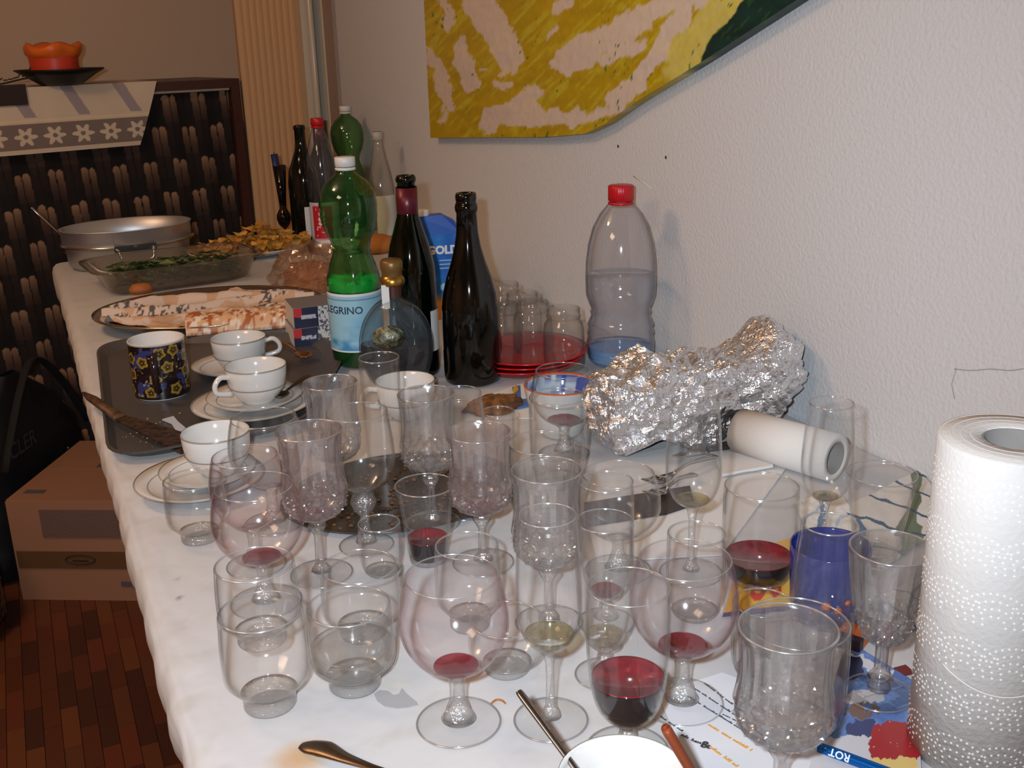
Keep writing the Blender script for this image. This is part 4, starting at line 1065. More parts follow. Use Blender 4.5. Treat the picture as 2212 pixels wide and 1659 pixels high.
# blue patterned bowl
q = at(1240, 862, TZ+.075); bwl = thing('blue_bowl', 'white bowl with deep blue and white inside and orange rim beside the foil', 'bowl', (q[0]+.012, q[1]+.065, TZ+.0006))
def bowlc(v):
    th = np.arctan2(v[:, 1], v[:, 0]); z = v[:, 2]; n = vnoise(th*2.2+8, z*60, 97, 3); c = np.ones((len(v), 3))*np.array([34, 62, 150.])
    c[(n > .60)] = (186, 205, 220); c[(z < .03)] = (215, 212, 205); return npl(c)
v, f = lathe([(.0495, .074), (.047, .060), (.040, .032), (.028, .012), (0, .009)], 90)
vv = np.array(v); mesh('blue_lining', v, f, VCG, bwl, col=bowlc(vv))
mesh('bowl_body', *lathe([(0, 0), (.026, 0), (.030, .006), (.042, .030), (.0495, .060), (.0520, .075)], 64), PORC, bwl)
mesh('orange_rim', *lathe([(.0520, .075), (.0510, .0775), (.0495, .0745)], 64), mat('orange_glaze', (196, 96, 44), .25), bwl)
def sheet(name, label, pts, z, material, cat='paper', h=.0012, curl=0, part='sheet', mid=None):
    P = [Vector(at(*q, TZ+z)) for q in pts]; c = sum(P, Vector())/len(P)
    o = thing(name, label, cat, (c.x, c.y, TZ+z)); 
    v, f = prism([(p.x-c.x, p.y-c.y) for p in P], 0, h); mesh(part, v, f, material, o, smooth=False); return o, c
sheet('paper_napkin', 'large white paper napkin under the cutlery by the foil', [(1290, 1003), (1545, 945), (1700, 1010), (1560, 1200), (1290, 1215), (1262, 1100)], .0006, PAPER, 'napkin')
sheet('paper_napkin', 'folded white napkin corner between foil and tall flute', [(1540, 985), (1640, 975), (1670, 1010), (1560, 1030)], .004, PAPER, 'napkin', .004)
sheet('paper_napkin', 'long white paper napkin in front of the black bottle', [(1035, 862), (1165, 815), (1200, 828), (1190, 905), (1120, 905), (1100, 868)], .0006, PAPER, 'napkin')
wr, c = sheet('chocolate_wrapper', 'white wrapper with blue and yellow border behind the straight tumbler', [(1106, 840), (1180, 822), (1190, 868), (1118, 884)], .003, mat('blue_wrapper', (70, 110, 170), .4), 'wrapper', .003)
v, f = prism([((at(*q, TZ+.006)[0]-c.x), (at(*q, TZ+.006)[1]-c.y)) for q in [(1124, 832), (1186, 818), (1194, 850), (1126, 862)]], .003, .004); mesh('white_field', v, f, PAPER, wr, smooth=False)
v, f = prism([((at(*q, TZ+.006)[0]-c.x), (at(*q, TZ+.006)[1]-c.y)) for q in [(1106, 842), (1116, 832), (1120, 842), (1110, 852)]], .003, .0042); mesh('yellow_corner', v, f, mat('yellow_print', (200, 160, 50), .5), wr, smooth=False)
o2 = thing('cake_leftover', 'brown and orange cake leftovers behind the middle tumbler', 'cake', onT(1080, 892)+Vector((0, .02, 0)))
crumple('cake_piece', 0, 0, .05, .03, .018, mat('brown_cake', (140, 92, 40), .8, var=((90, 56, 30), 50)), o2, 101, amp=.5, res=(40, 20), smooth=True)
bd = thing('slate_board', 'dark brown textured board under the cutlery behind the glasses', 'board', onT(1372, 1105)+Vector((0, 0, .0014)))
P_ = [at(*q, TZ+.002) for q in ((1262, 1092), (1490, 1055), (1500, 1092), (1440, 1112), (1265, 1140))]; c = Vector(bd.location)
v, f = prism([(p[0]-c.x, p[1]-c.y) for p in P_], 0, .004); mesh('board', v, f, mat('dark_ribbed_board', (62, 54, 50), .5, bump=(50, .5, .003, (8, 1, 1))), bd, smooth=False)
cutlery('fork', 'silver fork pointing left on the dark board under the flute', (1395, 1052), (1545, 990), .0085, STEEL, 'fork')
cutlery('fork', 'second silver fork crossing on the dark board', (1400, 1078), (1500, 1030), .0085, STEEL, 'fork')
cutlery('knife', 'dark handled knife at the foot of the foil parcel', (1450, 990), (1600, 968), .009, mat('black_plastic_handle', (40, 38, 38), .35), 'knife')

# crumpled aluminium foil parcel
FOIL = mat('aluminium_foil', (236, 237, 240), .30, .97, bump=(110, .8, .008))
fp = Vector((.824, 1.195, TZ+.0006))
fo = thing('foil_parcel', 'large crumpled aluminium foil parcel with two pinched up ends', 'foil', fp, -.02)
def foilf(U, V):
    t = U*2*PI; s = V
    r = np.interp(s, [0, .05, .3, .6, .85, 1], [.80, .95, 1.03, .98, .72, .0])
    cx = np.cos(t); sx = np.sin(t)
    x = .163*np.sign(cx)*np.abs(cx)**.7*r; y = .068*np.sign(sx)*np.abs(sx)**.8*r
    z = np.interp(s, [0, .05, .3, .6, .85, 1], [0, .012, .058, .100, .116, .112])
    xr = x/.163
    horn = .040*np.exp(-((xr-.76)/.22)**2)+.022*np.exp(-((xr+.50)/.14)**2)+.010*np.exp(-((xr+.95)/.15)**2)-.006*np.exp(-((xr-.1)/.3)**2)
    z = z+horn*np.clip((s-.10)/.6, 0, 1)*np.where(y > -.01, 1.0, np.clip(1+(y+.01)/.05, .2, 1))
    lift = .040*np.clip(xr-.1, 0, 1)*np.clip(1-s*2, 0, 1)+.012*(1+np.sin(xr*9))*np.clip(1-s*4, 0, 1)
    return x, y, z+lift
v, f, U_, V_ = gridv(150, 80, foilf)
# crease pattern: cellular noise gives flat facets with sharp ridges
dsp = np.array([noise.noise(Vector(q)*38)*.55+noise.noise(Vector(q)*85+Vector((5, 0, 0)))*.30+(abs(noise.noise(Vector(q)*55+Vector((9, 3, 1))))-.2)*.9 for q in v])
dsp[(U_ < .001) | (U_ > .999)] = 0
vdir = v-np.array([0, 0, .035]); vdir /= np.linalg.norm(vdir, axis=1)[:, None]+1e-6
wgt = np.clip(np.minimum(U_, 1-U_)*40, 0, 1)
v = v+vdir*(dsp*.017*wgt)[:, None]; v[:, 2] = np.maximum(v[:, 2], .0)
o = mesh('foil_sheet', v, f, FOIL, fo, smooth=False)
dm = o.modifiers.new('facet', 'DECIMATE'); dm.ratio = .42
mesh('foil_twist', *tubev([(-.045, .01, .10), (-.030, .015, .118), (-.012, .012, .128), (.002, .01, .124)], [.012, .007, .005, .003], 7), FOIL, fo, smooth=False)

# paper towel roll lying down, nearly used up
E1 = Vector(at(1806, 984, TZ+.036)); 
E0 = Vector(at(1600, 925, TZ+.036)); dr = (E1-E0); dr.z = 0; L = min(dr.length, .17); dr.normalize()
lr = thing('lying_paper_roll', 'nearly empty paper towel roll lying behind the tall flute', 'paper roll', E1+Vector((0, 0, 0)))
lr.location.z = TZ+.0322; lr.rotation_euler = (0, PI/2, math.atan2(dr.y, dr.x))
TOWEL = mat('kitchen_paper', (220, 219, 215), .85, bump=(400, .2, .001))
mesh('paper_layers', *lathe([(.0215, -L), (.031, -L), (.031, 0), (.0215, 0), (.0215, -L)], 48), TOWEL, lr)
mesh('core_tube', *lathe([(.0195, -L+.001), (.0215, -L+.001), (.0215, -.001), (.0195, -.001), (.0195, -L+.001)], 40), mat('grey_card_tube', (140, 138, 135), .8), lr)

# patterned napkins at the right
NAPG = (118, 130, 110)
def napkin(label, pts, z, seed, tone):
    P = [Vector(at(*q, TZ+z)) for q in pts]; c = sum(P, Vector())/4; o = thing('printed_napkin', label, 'napkin', (c.x, c.y, TZ+z), 0, 'leaf printed napkins')
    P = [p-c for p in P]
    v, f, U_, V_ = gridv(110, 110, lambda U, V: tuple((P[0][k]*(1-U)*(1-V)+P[1][k]*U*(1-V)+P[2][k]*U*V+P[3][k]*(1-U)*V)+(.004*vnoise(U*5, V*5, seed, 3) if k == 2 else 0) for k in range(3)))
    cc = np.ones((len(v), 3))*np.array([222, 220, 214.]); w_ = vnoise(U_*3, V_*3, seed+1, 3)*.5
    for (a, b, r, cl_) in tone:
        s = (U_*a+V_*b+w_)% 1; cc[(s < r)] = cl_
    return mesh('napkin_sheet', v, f, VCC, o, col=npl(cc)), o
napkin('leaf printed napkin with green bands behind the big paper roll', [(1822, 1100), (1990, 1015), (2060, 1130), (1900, 1235)], .001, 111, [(.9, .5, .22, (112, 126, 104)), (3.1, -2.2, .10, (70, 96, 126))])
napkin('leaf printed napkin with a blue ribbon under the mug', [(1715, 1085), (1810, 1060), (1880, 1160), (1760, 1190)], .001, 115, [(1.4, .7, .22, (90, 128, 168)), (1.0, 1.8, .12, (180, 195, 210))])
napkin('leaf printed napkin corner in front of the right goblet', [(1900, 1290), (2010, 1240), (2040, 1330), (1940, 1380)], .001, 119, [(.8, 1.2, .2, (112, 126, 104)), (2.2, -1.2, .10, (70, 96, 126))])
yp = thing('yellow_packet', 'flat yellow snack packet with a red emblem under the red wine tumbler', 'packet', onT(1620, 1268)+Vector((0, 0, .001)))
P = [Vector(at(*q, TZ+.001))-Vector(yp.location) for q in ((1560, 1335), (1720, 1320), (1715, 1160), (1600, 1200))]
v, f, U_, V_ = gridv(60, 60, lambda U, V: tuple((P[0][k]*(1-U)*(1-V)+P[1][k]*U*(1-V)+P[2][k]*U*V+P[3][k]*(1-U)*V)+(0 if k < 2 else .0) for k in range(2))+(.0+.006*np.clip(np.sin(U*PI)*np.sin(V*PI), 0, 1)+.001*vnoise(U*9, V*9, 5),))
cc = np.ones((len(v), 3))*np.array([228, 176, 52.]); d = np.abs(np.hypot((U_-.45)*1.2, (V_-.28))-.10); cc[d < .04] = (206, 60, 50); cc[(np.abs(np.hypot((U_-.70)*1.2, (V_-.28))-.08) < .035)] = (206, 60, 50)
cc[(V_ < .06)] = (70, 60, 120)
mesh('packet_foil', v, f, mat('printed_foil', (255, 255, 255), .3, vcol=True), yp, col=npl(cc))

# leaflet with text and picture card, pen
lf, c = sheet('printed_leaflet', 'white leaflet with lines of dark and orange print at the front', [(1420, 1500), (1560, 1455), (1850, 1560), (1900, 1720), (1400, 1800), (1480, 1640)], .0006, mat('leaflet_paper', (226, 228, 234), .6), 'leaflet')
INK = mat('dark_ink', (60, 58, 66), .6); ORI = mat('orange_ink', (226, 166, 70), .6)
def linetext(a, b, hgt, material, seed, par, c, z):
    A, B = Vector(at(*a, TZ+z)), Vector(at(*b, TZ+z)); d = (B-A); L = d.length; d.normalize(); s = Vector((-d.y, d.x, 0)); rs = random.Random(seed); x = 0; parts = []
    while x < L:
        wd = rs.uniform(.004, .016)
        y = 0
        while y < wd and x+y < L:
            g = rs.uniform(.0010, .0022); hh = hgt*rs.choice([.6, .6, 1, .7]); p = A+d*(x+y)-c
            q = [p, p+d*g*.75, p+d*g*.75+s*hh, p+s*hh]; parts.append(([(k.x, k.y, .0013) for k in q]+[(k.x, k.y, .0015) for k in q], [(4, 5, 6, 7), (0, 1, 5, 4), (1, 2, 6, 5), (2, 3, 7, 6), (3, 0, 4, 7)])); y += g
        x += wd+.003
    v, f = merge(*parts); mesh('printed_line', v, f, material, par, smooth=False)
for k, (a, b, h_, m_) in enumerate([((1520, 1478), (1600, 1538), .0022, INK), ((1500, 1490), (1600, 1556), .0022, INK), ((1484, 1506), (1600, 1578), .0022, INK), ((1425, 1550), (1470, 1580), .0022, INK),
        ((1470, 1590), (1500, 1605), .0034, INK), ((1528, 1568), (1620, 1624), .0036, ORI), ((1530, 1615), (1590, 1659), .0036, ORI), ((1500, 1605), (1522, 1612), .0040, INK), ((1560, 1545), (1600, 1565), .002, INK)]):
    linetext(a, b, h_, m_, k, lf, c, .0012)
amp = text_plane('ampersand_print', '&', .012, (0, 0, 0), (1, 0, 0), (0, 1, 0), INK, lf, bold=.0005)
q = Vector(at(1524, 1612, TZ+.001))-c; amp.location = (q.x, q.y, .0016); amp.rotation_euler = (0, 0, -.75)
pc2 = thing('picture_card', 'glossy card with a blue winter scene and a red blob beside the big paper roll', 'picture card', onT(1850, 1530)+Vector((0, 0, .0022)))
P = [Vector(at(*q, TZ+.002))-Vector(pc2.location) for q in ((1740, 1690), (2080, 1690), (1975, 1475), (1828, 1385))]
P[1] = Vector(at(1995, 1720, TZ+.002))-Vector(pc2.location)
v, f, U_, V_ = gridv(180, 180, lambda U, V: tuple(P[0][k]*(1-U)*(1-V)+P[1][k]*U*(1-V)+P[2][k]*U*V+P[3][k]*(1-U)*V for k in range(2))+(U*0+.0008,))
pp = np.array([proj(q+np.array(pc2.location))[:2] for q in v]); X, Y = pp[:, 0]+(vnoise(pp[:, 0]/14, pp[:, 1]/14, 121, 3)-.5)*20, pp[:, 1]+(vnoise(pp[:, 0]/14+5, pp[:, 1]/14, 122, 3)-.5)*20
n = vnoise(X/22, Y/16, 123, 4)
cc = np.array([60, 96, 170])*(1-n[:, None])+np.array([130, 165, 215])*n[:, None]
cc[(np.hypot((X-1862)/45, (Y-1505)/16) < 1)] = (200, 200, 205); cc[(np.abs(Y-(1420+(X-1840)*.5)) < 12) & (X < 1930)] = (206, 208, 214)
bl = (np.hypot((X-1835)/32, (Y-1440)/26) < 1); cc[bl] = (38, 44, 78)
br_ = (np.hypot((X-1860)/40, (Y-1535)/18) < 1) & (n > .4); cc[br_] = (120, 96, 84)
bl2 = (np.hypot((X-1865)/34, (Y-1578)/24) < 1); cc[bl2] = (62, 72, 118)
lw_ = Y > 1592-(X-1800)*.02; cc[lw_] = (214, 214, 220)
rd = (np.hypot((X-1935)/58, (Y-1610)/55) < 1) & (X < 1990); cc[rd] = (172, 46, 50)
dots = (vnoise(X/4, Y/4, 130, 1) > .95) & rd; cc[dots] = (235, 220, 220)
yl = (np.hypot((X-1925)/60, (Y-1652)/18) < 1); cc[yl] = (236, 208, 130)
mesh('card', v, f, mat('glossy_print', (255, 255, 255), .25, vcol=True), pc2, col=npl(cc)); solidify(bpy.data.objects[pc2.children[0].name], .0008)
ob = thing('orange_packet', 'orange and black corner of a small packet behind the cut highball glass', 'packet', onT(1840, 1392)+Vector((0, 0, .001)), .5)
mesh('packet_side', *boxv(-.015, .015, -.012, .012, 0, .012), mat('orange_card', (214, 110, 40), .5), ob, smooth=False)
mesh('black_band', *boxv(-.0155, -.006, -.0125, .0125, 0.001, .0125), mat('black_card', (40, 26, 40), .5), ob, smooth=False)
sd2 = onT(1948, 1452); rdm = thing('red_scrap', 'small dark red scrap of paper beside the big paper roll', 'scrap', sd2); mesh('scrap', *prism([(-.006, -.006), (.008, -.008), (.010, .006), (-.003, .007)], 0, .001), mat('dark_red_paper', (110, 34, 30), .6), rdm, smooth=False)
A, B = Vector(at(1790, 1622, TZ+.006)), Vector(at(1925, 1672, TZ+.006)); d = (B-A).normalized()
pen = thing('pen', 'blue metallic ballpoint pen with white lettering on the card', 'pen', A)
mesh('barrel', *tubev([Vector((0, 0, 0)), d*.002, d*.14, d*.145], [.003, .0044, .0044, .001], 16), mat('blue_metallic', (0, 96, 176), .2, .5), pen)
view = (Vector(CAM)-A).normalized(); nrm = (view-d*view.dot(d)).normalized(); up_ = nrm.cross(d)
tt_ = text_plane('pen_print', 'ROT', .0082, (0, 0, 0), -d, up_*-1.0, mat('white_print', (222, 226, 230), .5), pen, bold=.0002)
tt_.location = d*.010+nrm*.0050
# big paper towel roll standing at the right
rp_ = at(2196, 948, TZ+.262)
ro = thing('paper_towel_roll', 'big white embossed paper towel roll standing upright at the right edge', 'paper roll', (rp_[0], rp_[1], TZ+.0006), -.1)
RR = 161*mpp((rp_[0], rp_[1], TZ+.262))
mesh('paper_layers', *lathe([(.023, 0), (RR, 0), (RR, .260), (RR-.001, .262), (.024, .262), (.023, .261), (.023, 0)], 96), mat('towel_paper', (214, 214, 212), .85, bump=(260, .3, .002)), ro)
mesh('core_tube', *lathe([(.0215, .001), (.023, .001), (.023, .261), (.0215, .261), (.0215, .001)], 48), mat('grey_card_tube', (140, 138, 135), .8), ro)
mesh('loose_edge', *tubev([(math.cos(t)*(RR+.0006), math.sin(t)*(RR+.0006), .10-.02*math.sin((t+3.2)*1.5)) for t in np.linspace(-2.95, -1.6, 20)], .0007, 5), TOWEL, ro)
# winding rings on top
for k, r in enumerate((.030, .037, .044, .051)): mesh('winding_edge', *lathe([(r, .2620), (r+.0006, .2624), (r+.0012, .2620)], 64), TOWEL, ro)
dots = []; s = .0013; base = [(1, 0, 0), (0, 1, 0), (-1, 0, 0), (0, -1, 0), (0, 0, 1)]
rsd = random.Random(3)
for cz in np.arange(.02, .262, .042):
    for ca_ in np.arange(-3.9, -.9, .62):
        off = .31 if int(round((cz-.02)/.042)) % 2 else 0
        for rr in (.008, .014, .020, .026):
            m_ = int(2*PI*rr/.0045/2)
            for k in range(m_):
                a = PI*k/m_*1.0; dots.append((ca_+off+rr*math.cos(a)/RR, cz+rr*math.sin(a)-.01))
kept = {}
for th_, z in dots:
    if .004 < z < .258:
        key = (int(th_*RR/.0033), int(z/.0033))
        if key not in kept: kept[key] = (th_, z)
V_, F_ = [], []
for th_, z in kept.values():
    n_ = Vector((math.cos(th_), math.sin(th_), 0)); t_ = Vector((-n_.y, n_.x, 0)); c0 = n_*(RR-.0001)+Vector((0, 0, z)); b0 = len(V_)
    for (x, y, zz) in base: V_.append(c0+t_*x*s+Vector((0, 0, y*s))+n_*zz*.0007)
    F_ += [(b0+k, b0+(k+1) % 4, b0+4) for k in range(4)]
mesh('embossed_dots', V_, F_, mat('raised_towel_paper', (236, 236, 234), .7), ro, smooth=True, kind='stuff')

# ------------------------------------------------------------------ front edge: cup with spoon, wooden handle, old spoon handle
q = at(1343, 1668, TZ+.068); wc = (q[0], q[1]-.003, TZ+.0006)
cup2 = cup('white cup cut off by the bottom edge of the picture', wc, .0455, .066, -1.2)
spn = thing('long_spoon', 'slim steel spoon leaning in the front white cup with its handle to the upper left', 'spoon', (wc[0], wc[1], TZ+.02))
O = Vector(spn.location)
hA = Vector(at(1120, 1493, TZ+.092)); hB = Vector((wc[0]-.012, wc[1]-.005, TZ+.040))
mesh('handle', *tubev([hA-O, hA.lerp(hB, .08)-O, hA.lerp(hB, .5)-O, hB-O], [.0026, .0034, .0028, .0020], 10, .7), mat('polished_steel', (150, 148, 146), .22, 1.0), spn)
vb, fb = lathe([(0, -.004), (.010, -.002), (.014, .002), (.012, .002), (0, -.002)], 20); o = mesh('spoon_bowl', vb, fb, STEEL, spn); o.location = hB-O+Vector((.006, 0, -.008))
wk = thing('wooden_handled_knife', 'reddish wooden cutlery handle pointing up beside the front white cup', 'knife', Vector(at(1470, 1659, TZ+.10)))
O = Vector(wk.location); a = Vector(at(1438, 1573, TZ+.112)); b = Vector(at(1594, 1836, TZ+.004))
mesh('handle', *tubev([a-O, a.lerp(b, .03)-O, a.lerp(b, .3)-O, a.lerp(b, .55)-O], [.0035, .0055, .0052, .0035], 10, .7), mat('red_wood', (128, 58, 28), .45, bump=(200, .3, .001, (1, 1, 8))), wk)
mesh('blade', *tubev([a.lerp(b, .55)-O, b-O], [.003, .003], 6, .4), STEEL, wk)
oh = thing('old_spoon', 'worn old silver spoon handle cut off by the bottom edge', 'spoon', onT(760, 1640))
O = Vector(oh.location)
pts = [Vector(at(*q, TZ+z)) for q, z in (((650, 1610), .004), ((668, 1613), .005), ((700, 1618), .007), ((740, 1635), .010), ((800, 1656), .012), ((900, 1690), .008), ((1000, 1725), .004))]
mesh('handle', *tubev([p-O for p in pts], [.004, .0085, .0100, .0062, .0036, .0034, .003], 12, .28), WORN, oh)
vb, fb = oval([(0, 0), (.012, .001), (.020, .006), (.018, .006), (0, .002)], 1.4, 1, 24); o = mesh('spoon_bowl', vb, fb, WORN, oh); o.location = pts[-1]-O+Vector((.02, -.01, -.003))

# ------------------------------------------------------------------ the glasses
# bowl outlines: (radius / rim radius, height / total height)
BOWLS = {
 'snifter': [(0, .364), (.25, .370), (.52, .397), (.82, .458), (1.05, .550), (1.17, .645), (1.19, .71), (1.16, .810), (1.085, .920), (1.0, 1.0)],
 'tulip':   [(0, .365), (.30, .368), (.65, .390), (.95, .440), (1.12, .510), (1.17, .590), (1.15, .700), (1.08, .860), (1.0, 1.0)],
 'flute':   [(0, .400), (.30, .403), (.65, .425), (.95, .470), (1.14, .540), (1.20, .620), (1.17, .740), (1.08, .890), (1.0, 1.0)],
 'goblet':  [(0, .400), (.30, .402), (.66, .425), (.95, .475), (1.05, .540), (1.02, .620), (.95, .720), (.93, .820), (.95, .92), (1.0, 1.0)],
 'cone':    [(0, .380), (.28, .382), (.55, .400), (.66, .455), (.72, .52), (.82, .640), (.91, .790), (.97, .91), (1.0, 1.0)],
 'wine':    [(0, .200), (.22, .202), (.52, .225), (.76, .290), (.91, .400), (1.0, .560), (1.03, .720), (1.02, .880), (1.0, 1.0)],
 'romer':   [(0, .400), (.25, .405), (.55, .44), (.95, .52), (1.12, .61), (1.15, .70), (1.10, .83), (1.03, .93), (1.0, 1.0)],
 'stack':   [(.60, .0), (.64, .015), (.645, .12), (.70, .165), (.90, .262), (1.02, .330), (1.05, .46), (1.045, .70), (1.0, 1.0)],
 'tum':     [(.66, .0), (.74, .02), (.86, .09), (.96, .22), (1.01, .42), (1.02, .70), (1.0, 1.0)],
 'taper':   [(.60, .0), (.63, .02), (.68, .16), (.80, .50), (.91, .78), (1.0, 1.0)],
 'tall':    [(.86, .0), (.90, .02), (.92, .30), (.96, .70), (1.0, 1.0)],
 'high':    [(.80, .0), (.92, .03), (1.10, .14), (1.24, .36), (1.24, .55), (1.14, .80), (1.0, 1.0)],
}
STEMMED = {'snifter', 'tulip', 'flute', 'goblet', 'cone', 'wine', 'romer'}
def smoothprof(p, n=3):
    """Catmull-Rom through the outline"""
    out = []
    for i in range(len(p)-1):
        p0, p1, p2, p3 = p[max(i-1, 0)], p[i], p[i+1], p[min(i+2, len(p)-1)]
        for k in range(n):
            t = k/n; q = []
            for c in (0, 1):
                a = 2*p1[c]; b = p2[c]-p0[c]; d = 2*p0[c]-5*p1[c]+4*p2[c]-p3[c]; e = -p0[c]+3*p1[c]-3*p2[c]+p3[c]
                q.append(.5*(a+b*t+d*t*t+e*t**3))
            out.append((max(q[0], 0), q[1]))
    out.append(p[-1]); return out
def make_glass(name, kind, label, rim, base=None, h=None, xy=None, z0=0.0, liquid=None, lmat=None, mats=None, cat='glass', group=None, foot=None, scale_r=1.0):
    B0 = TZ+.0006+z0
    if base: P = Vector(at(base[0], base[1], B0)); P.z = B0; h = h or height(P, rim[1])
    elif xy: P = Vector((xy[0], xy[1], B0)); h = h or height(P, rim[1])
    else: q = at(rim[0], rim[1], B0+h); P = Vector((q[0], q[1], B0))
    R = rim[2]/2*mpp((P.x, P.y, P.z+h))*scale_r
    o = thing(name, label, cat, P, 0, group)
    crystal = kind in ('goblet', 'cone') or name in ('cut_tumbler', 'cut_highball')
    bm, sm = mats or ((CRYS, CRYS) if crystal else (THIN, THICK))
    t = .0026 if crystal else (.0018 if kind in ('stack', 'tum', 'taper', 'high', 'tall') else .0012)
    pr = [(r*R, z*h) for r, z in smoothprof(BOWLS[kind])]
    seg = 64
    thick_b = {'stack': .165*h, 'tum': .07*h, 'taper': .06*h, 'tall': .06*h, 'high': .07*h}.get(kind, .0030)
    zb_ = pr[0][1]+thick_b
    inner = [(max(r-t, .0), z) for r, z in pr if z > zb_][::-1]
    ri = float(np.interp(zb_, [z for r, z in pr], [r for r, z in pr]))-t
    inner += [(max(ri*.92, 0), zb_), (0, zb_)] if pr[0][0] > .001 else [(max(ri*.5, 0), zb_), (0, zb_)]
    outer = ([(0, pr[0][1])] if pr[0][0] > .001 else [])+pr
    rimp = [(pr[-1][0]-t*.5, h+t*.35)]
    mod = None
    if crystal:
        nf = 16; nO = len(outer)
        zlo, zhi = (.40, .62) if kind != 'cone' else (.38, .60)
        if name == 'cut_highball': zlo, zhi = .02, .42
        def mod(r, z, a, R=R, h=h):
            if z < zlo*h or r < .25*R: return r
            if z < zhi*h:   # diamond cutting
                q = (z/h-zlo)/(zhi-zlo)*5
                return r*(1-.10*abs(math.sin(a*nf/2+q*PI/2))-.09*abs(math.sin(a*nf/2-q*PI/2)))
            k = max(0, min(1, (z/h-zhi)/.06))*max(0, min(1, (1.0-z/h)/.05))*.9+.1*(z < .99*h)
            return r*(1-.055*k*abs(math.cos(a*nf/2)))
        seg = 128
        outer = ([outer[0]]+[p for p in outer[1:]])
    if crystal:
        dense = []
        for i in range(len(outer)-1):
            (r0, z0_), (r1, z1_) = outer[i], outer[i+1]
            nn = max(2, int((z1_-z0_)/(.0011 if z1_ < zhi*h*1.02 else .004)))
            for k in range(nn): dense.append((r0+(r1-r0)*k/nn, z0_+(z1_-z0_)*k/nn))
        dense.append(outer[-1])
        v1, f1 = lathe(dense+rimp, seg, mod); v2, f2 = lathe(rimp+inner, seg)
        v, f = merge((v1, f1), (v2, f2))
        ob = mesh('bowl', v, f, bm, o, smooth=False)
    else:
        v, f = lathe(outer+rimp+inner, seg)
        ob = mesh('bowl' if kind in STEMMED else 'glass_body', v, f, bm, o)
    if kind in ('stack', 'tum', 'taper') and not crystal:
        # solid base, real refraction
        zt = thick_b*.96; rr = [(max(r-.0004, .0), z) for r, z in pr if z < zt]; rb = float(np.interp(zt, [z for r, z in pr], [r for r, z in pr]))-.0006
        v, f = lathe([(0, .0004), (rr[0][0]*.98, .0004)]+rr[1:]+[(rb, zt), (rb*.8, zt*.86), (0, zt*.80)], 48)
        mesh('thick_base', v, f, sm, o)
    rq = [(R-t*.5+math.cos(a)*min(t,.0016)*.56, h+t*.1+math.sin(a)*min(t,.0016)*.56) for a in np.linspace(0, 2*PI, 9)]
    mesh('rim', *lathe(rq, 64), RIMG, ob)
    if kind in STEMMED:
        zc = pr[0][1]; fr_ = foot or {'snifter': .92*R, 'tulip': 1.32*R, 'flute': 1.35*R, 'goblet': .95*R, 'cone': .83*R, 'wine': 1.05*R, 'romer': .90*R}[kind]
        s = .0038 if kind in ('tulip', 'flute') else (.0062 if kind in ('snifter', 'wine') else .0052)
        stem = [(0, .0052), (fr_*.28, .0050), (s*2.0, .0085), (s*1.25, .014), (s, .022), (s*.92, zc*.55), (s*.95, zc*.80), (s*1.5, zc*.95), (s*2.2, zc+.0015), (0, zc+.002)]
        stm = None
        if kind in ('goblet', 'cone'):
            kz = zc*.88 if kind == 'goblet' else zc*.30
            stem = [(0, .0052), (fr_*.35, .0055), (.009, .009), (.0055, .014), (.0045, kz-.012 if kind == 'goblet' else .016), (.006, kz-.008), (.0105, kz), (.0085, kz+.005), (.0055, kz+.008), (.0055 if kind == 'cone' else .006, max(kz+.010, zc*.92)), (.010, zc), (0, zc+.001)]
            stm = lambda r, z, a: r*(1-.10*abs(math.sin(4*a))) if r > .003 else r
        if kind == 'snifter':
            stem = [(0, .0050), (fr_*.42, .0052), (fr_*.33, .010), (s*1.5, .017), (s*1.05, .024), (s, zc*.7), (s*1.15, zc*.88), (s*1.9, zc), (0, zc+.0015)]
        if kind == 'romer':
            kz = zc*.84; stem = [(0, .005), (fr_*.4, .006), (.009, .012), (.0055, .022), (.0055, kz-.016), (.012, kz-.008), (.0150, kz), (.012, kz+.008), (.006, kz+.012), (.014, zc), (0, zc+.001)]
        stem = [(r, max(z, .0)) for r, z in stem]
        for i in range(1, len(stem)): stem[i] = (stem[i][0], max(stem[i][1], stem[i-1][1]+.0001))
        mesh('stem', *lathe(stem, 32, stm), sm, o, smooth=True)
        fo_ = mesh('foot', *lathe([(0, 0), (fr_*.96, 0), (fr_, .0006), (fr_, .0018), (fr_*.96, .0024), (fr_*.6, .0034), (fr_*.3, .0052), (0, .0054)], 56), THIN, o)
        mesh('foot_rim', *lathe([(fr_+.0003+math.cos(a)*.0009, .0011+math.sin(a)*.0009) for a in np.linspace(0, 2*PI, 8)], 56), RIMG, fo_)
    if liquid is not None:
        # surface height given as a pixel row, or a fraction
        zl = height(P, liquid) if liquid > 2 else (h*liquid if liquid > 0 else zb_-liquid)
        zb2 = zb_+.0004 if kind not in STEMMED else zb_+.0003
        zl = max(zl, zb2+.0016)
        zs = [z for r, z in pr]; rs_ = [r for r, z in pr]
        L_ = [(0, zb2)]
        for i in range(12):
            z = zb2+(zl-zb2)*i/11; r = max(float(np.interp(z, zs, rs_))-t-.0006, .0008)*(1.0 if not crystal else .86)
            L_.append((r, z+(0.0005 if i == 11 else 0)))
        L_ += [(max(L_[-1][0]-.0012, .0005), zl), (0, zl)]
        lq_ = mesh({'red_wine': 'wine', 'red_wine_dregs': 'wine_dregs', 'white_wine': 'wine_dregs', 'water': 'water'}[lmat.name], *lathe(L_, 64), lmat, o)
        if lmat is WINE: mesh('wine_surface', *lathe([(0, zl+.0002), (L_[-3][0]*.985, zl+.0002), (L_[-3][0], zl+.0009), (L_[-3][0], zl-.0002)], 64), WINETOP, lq_)
    return o

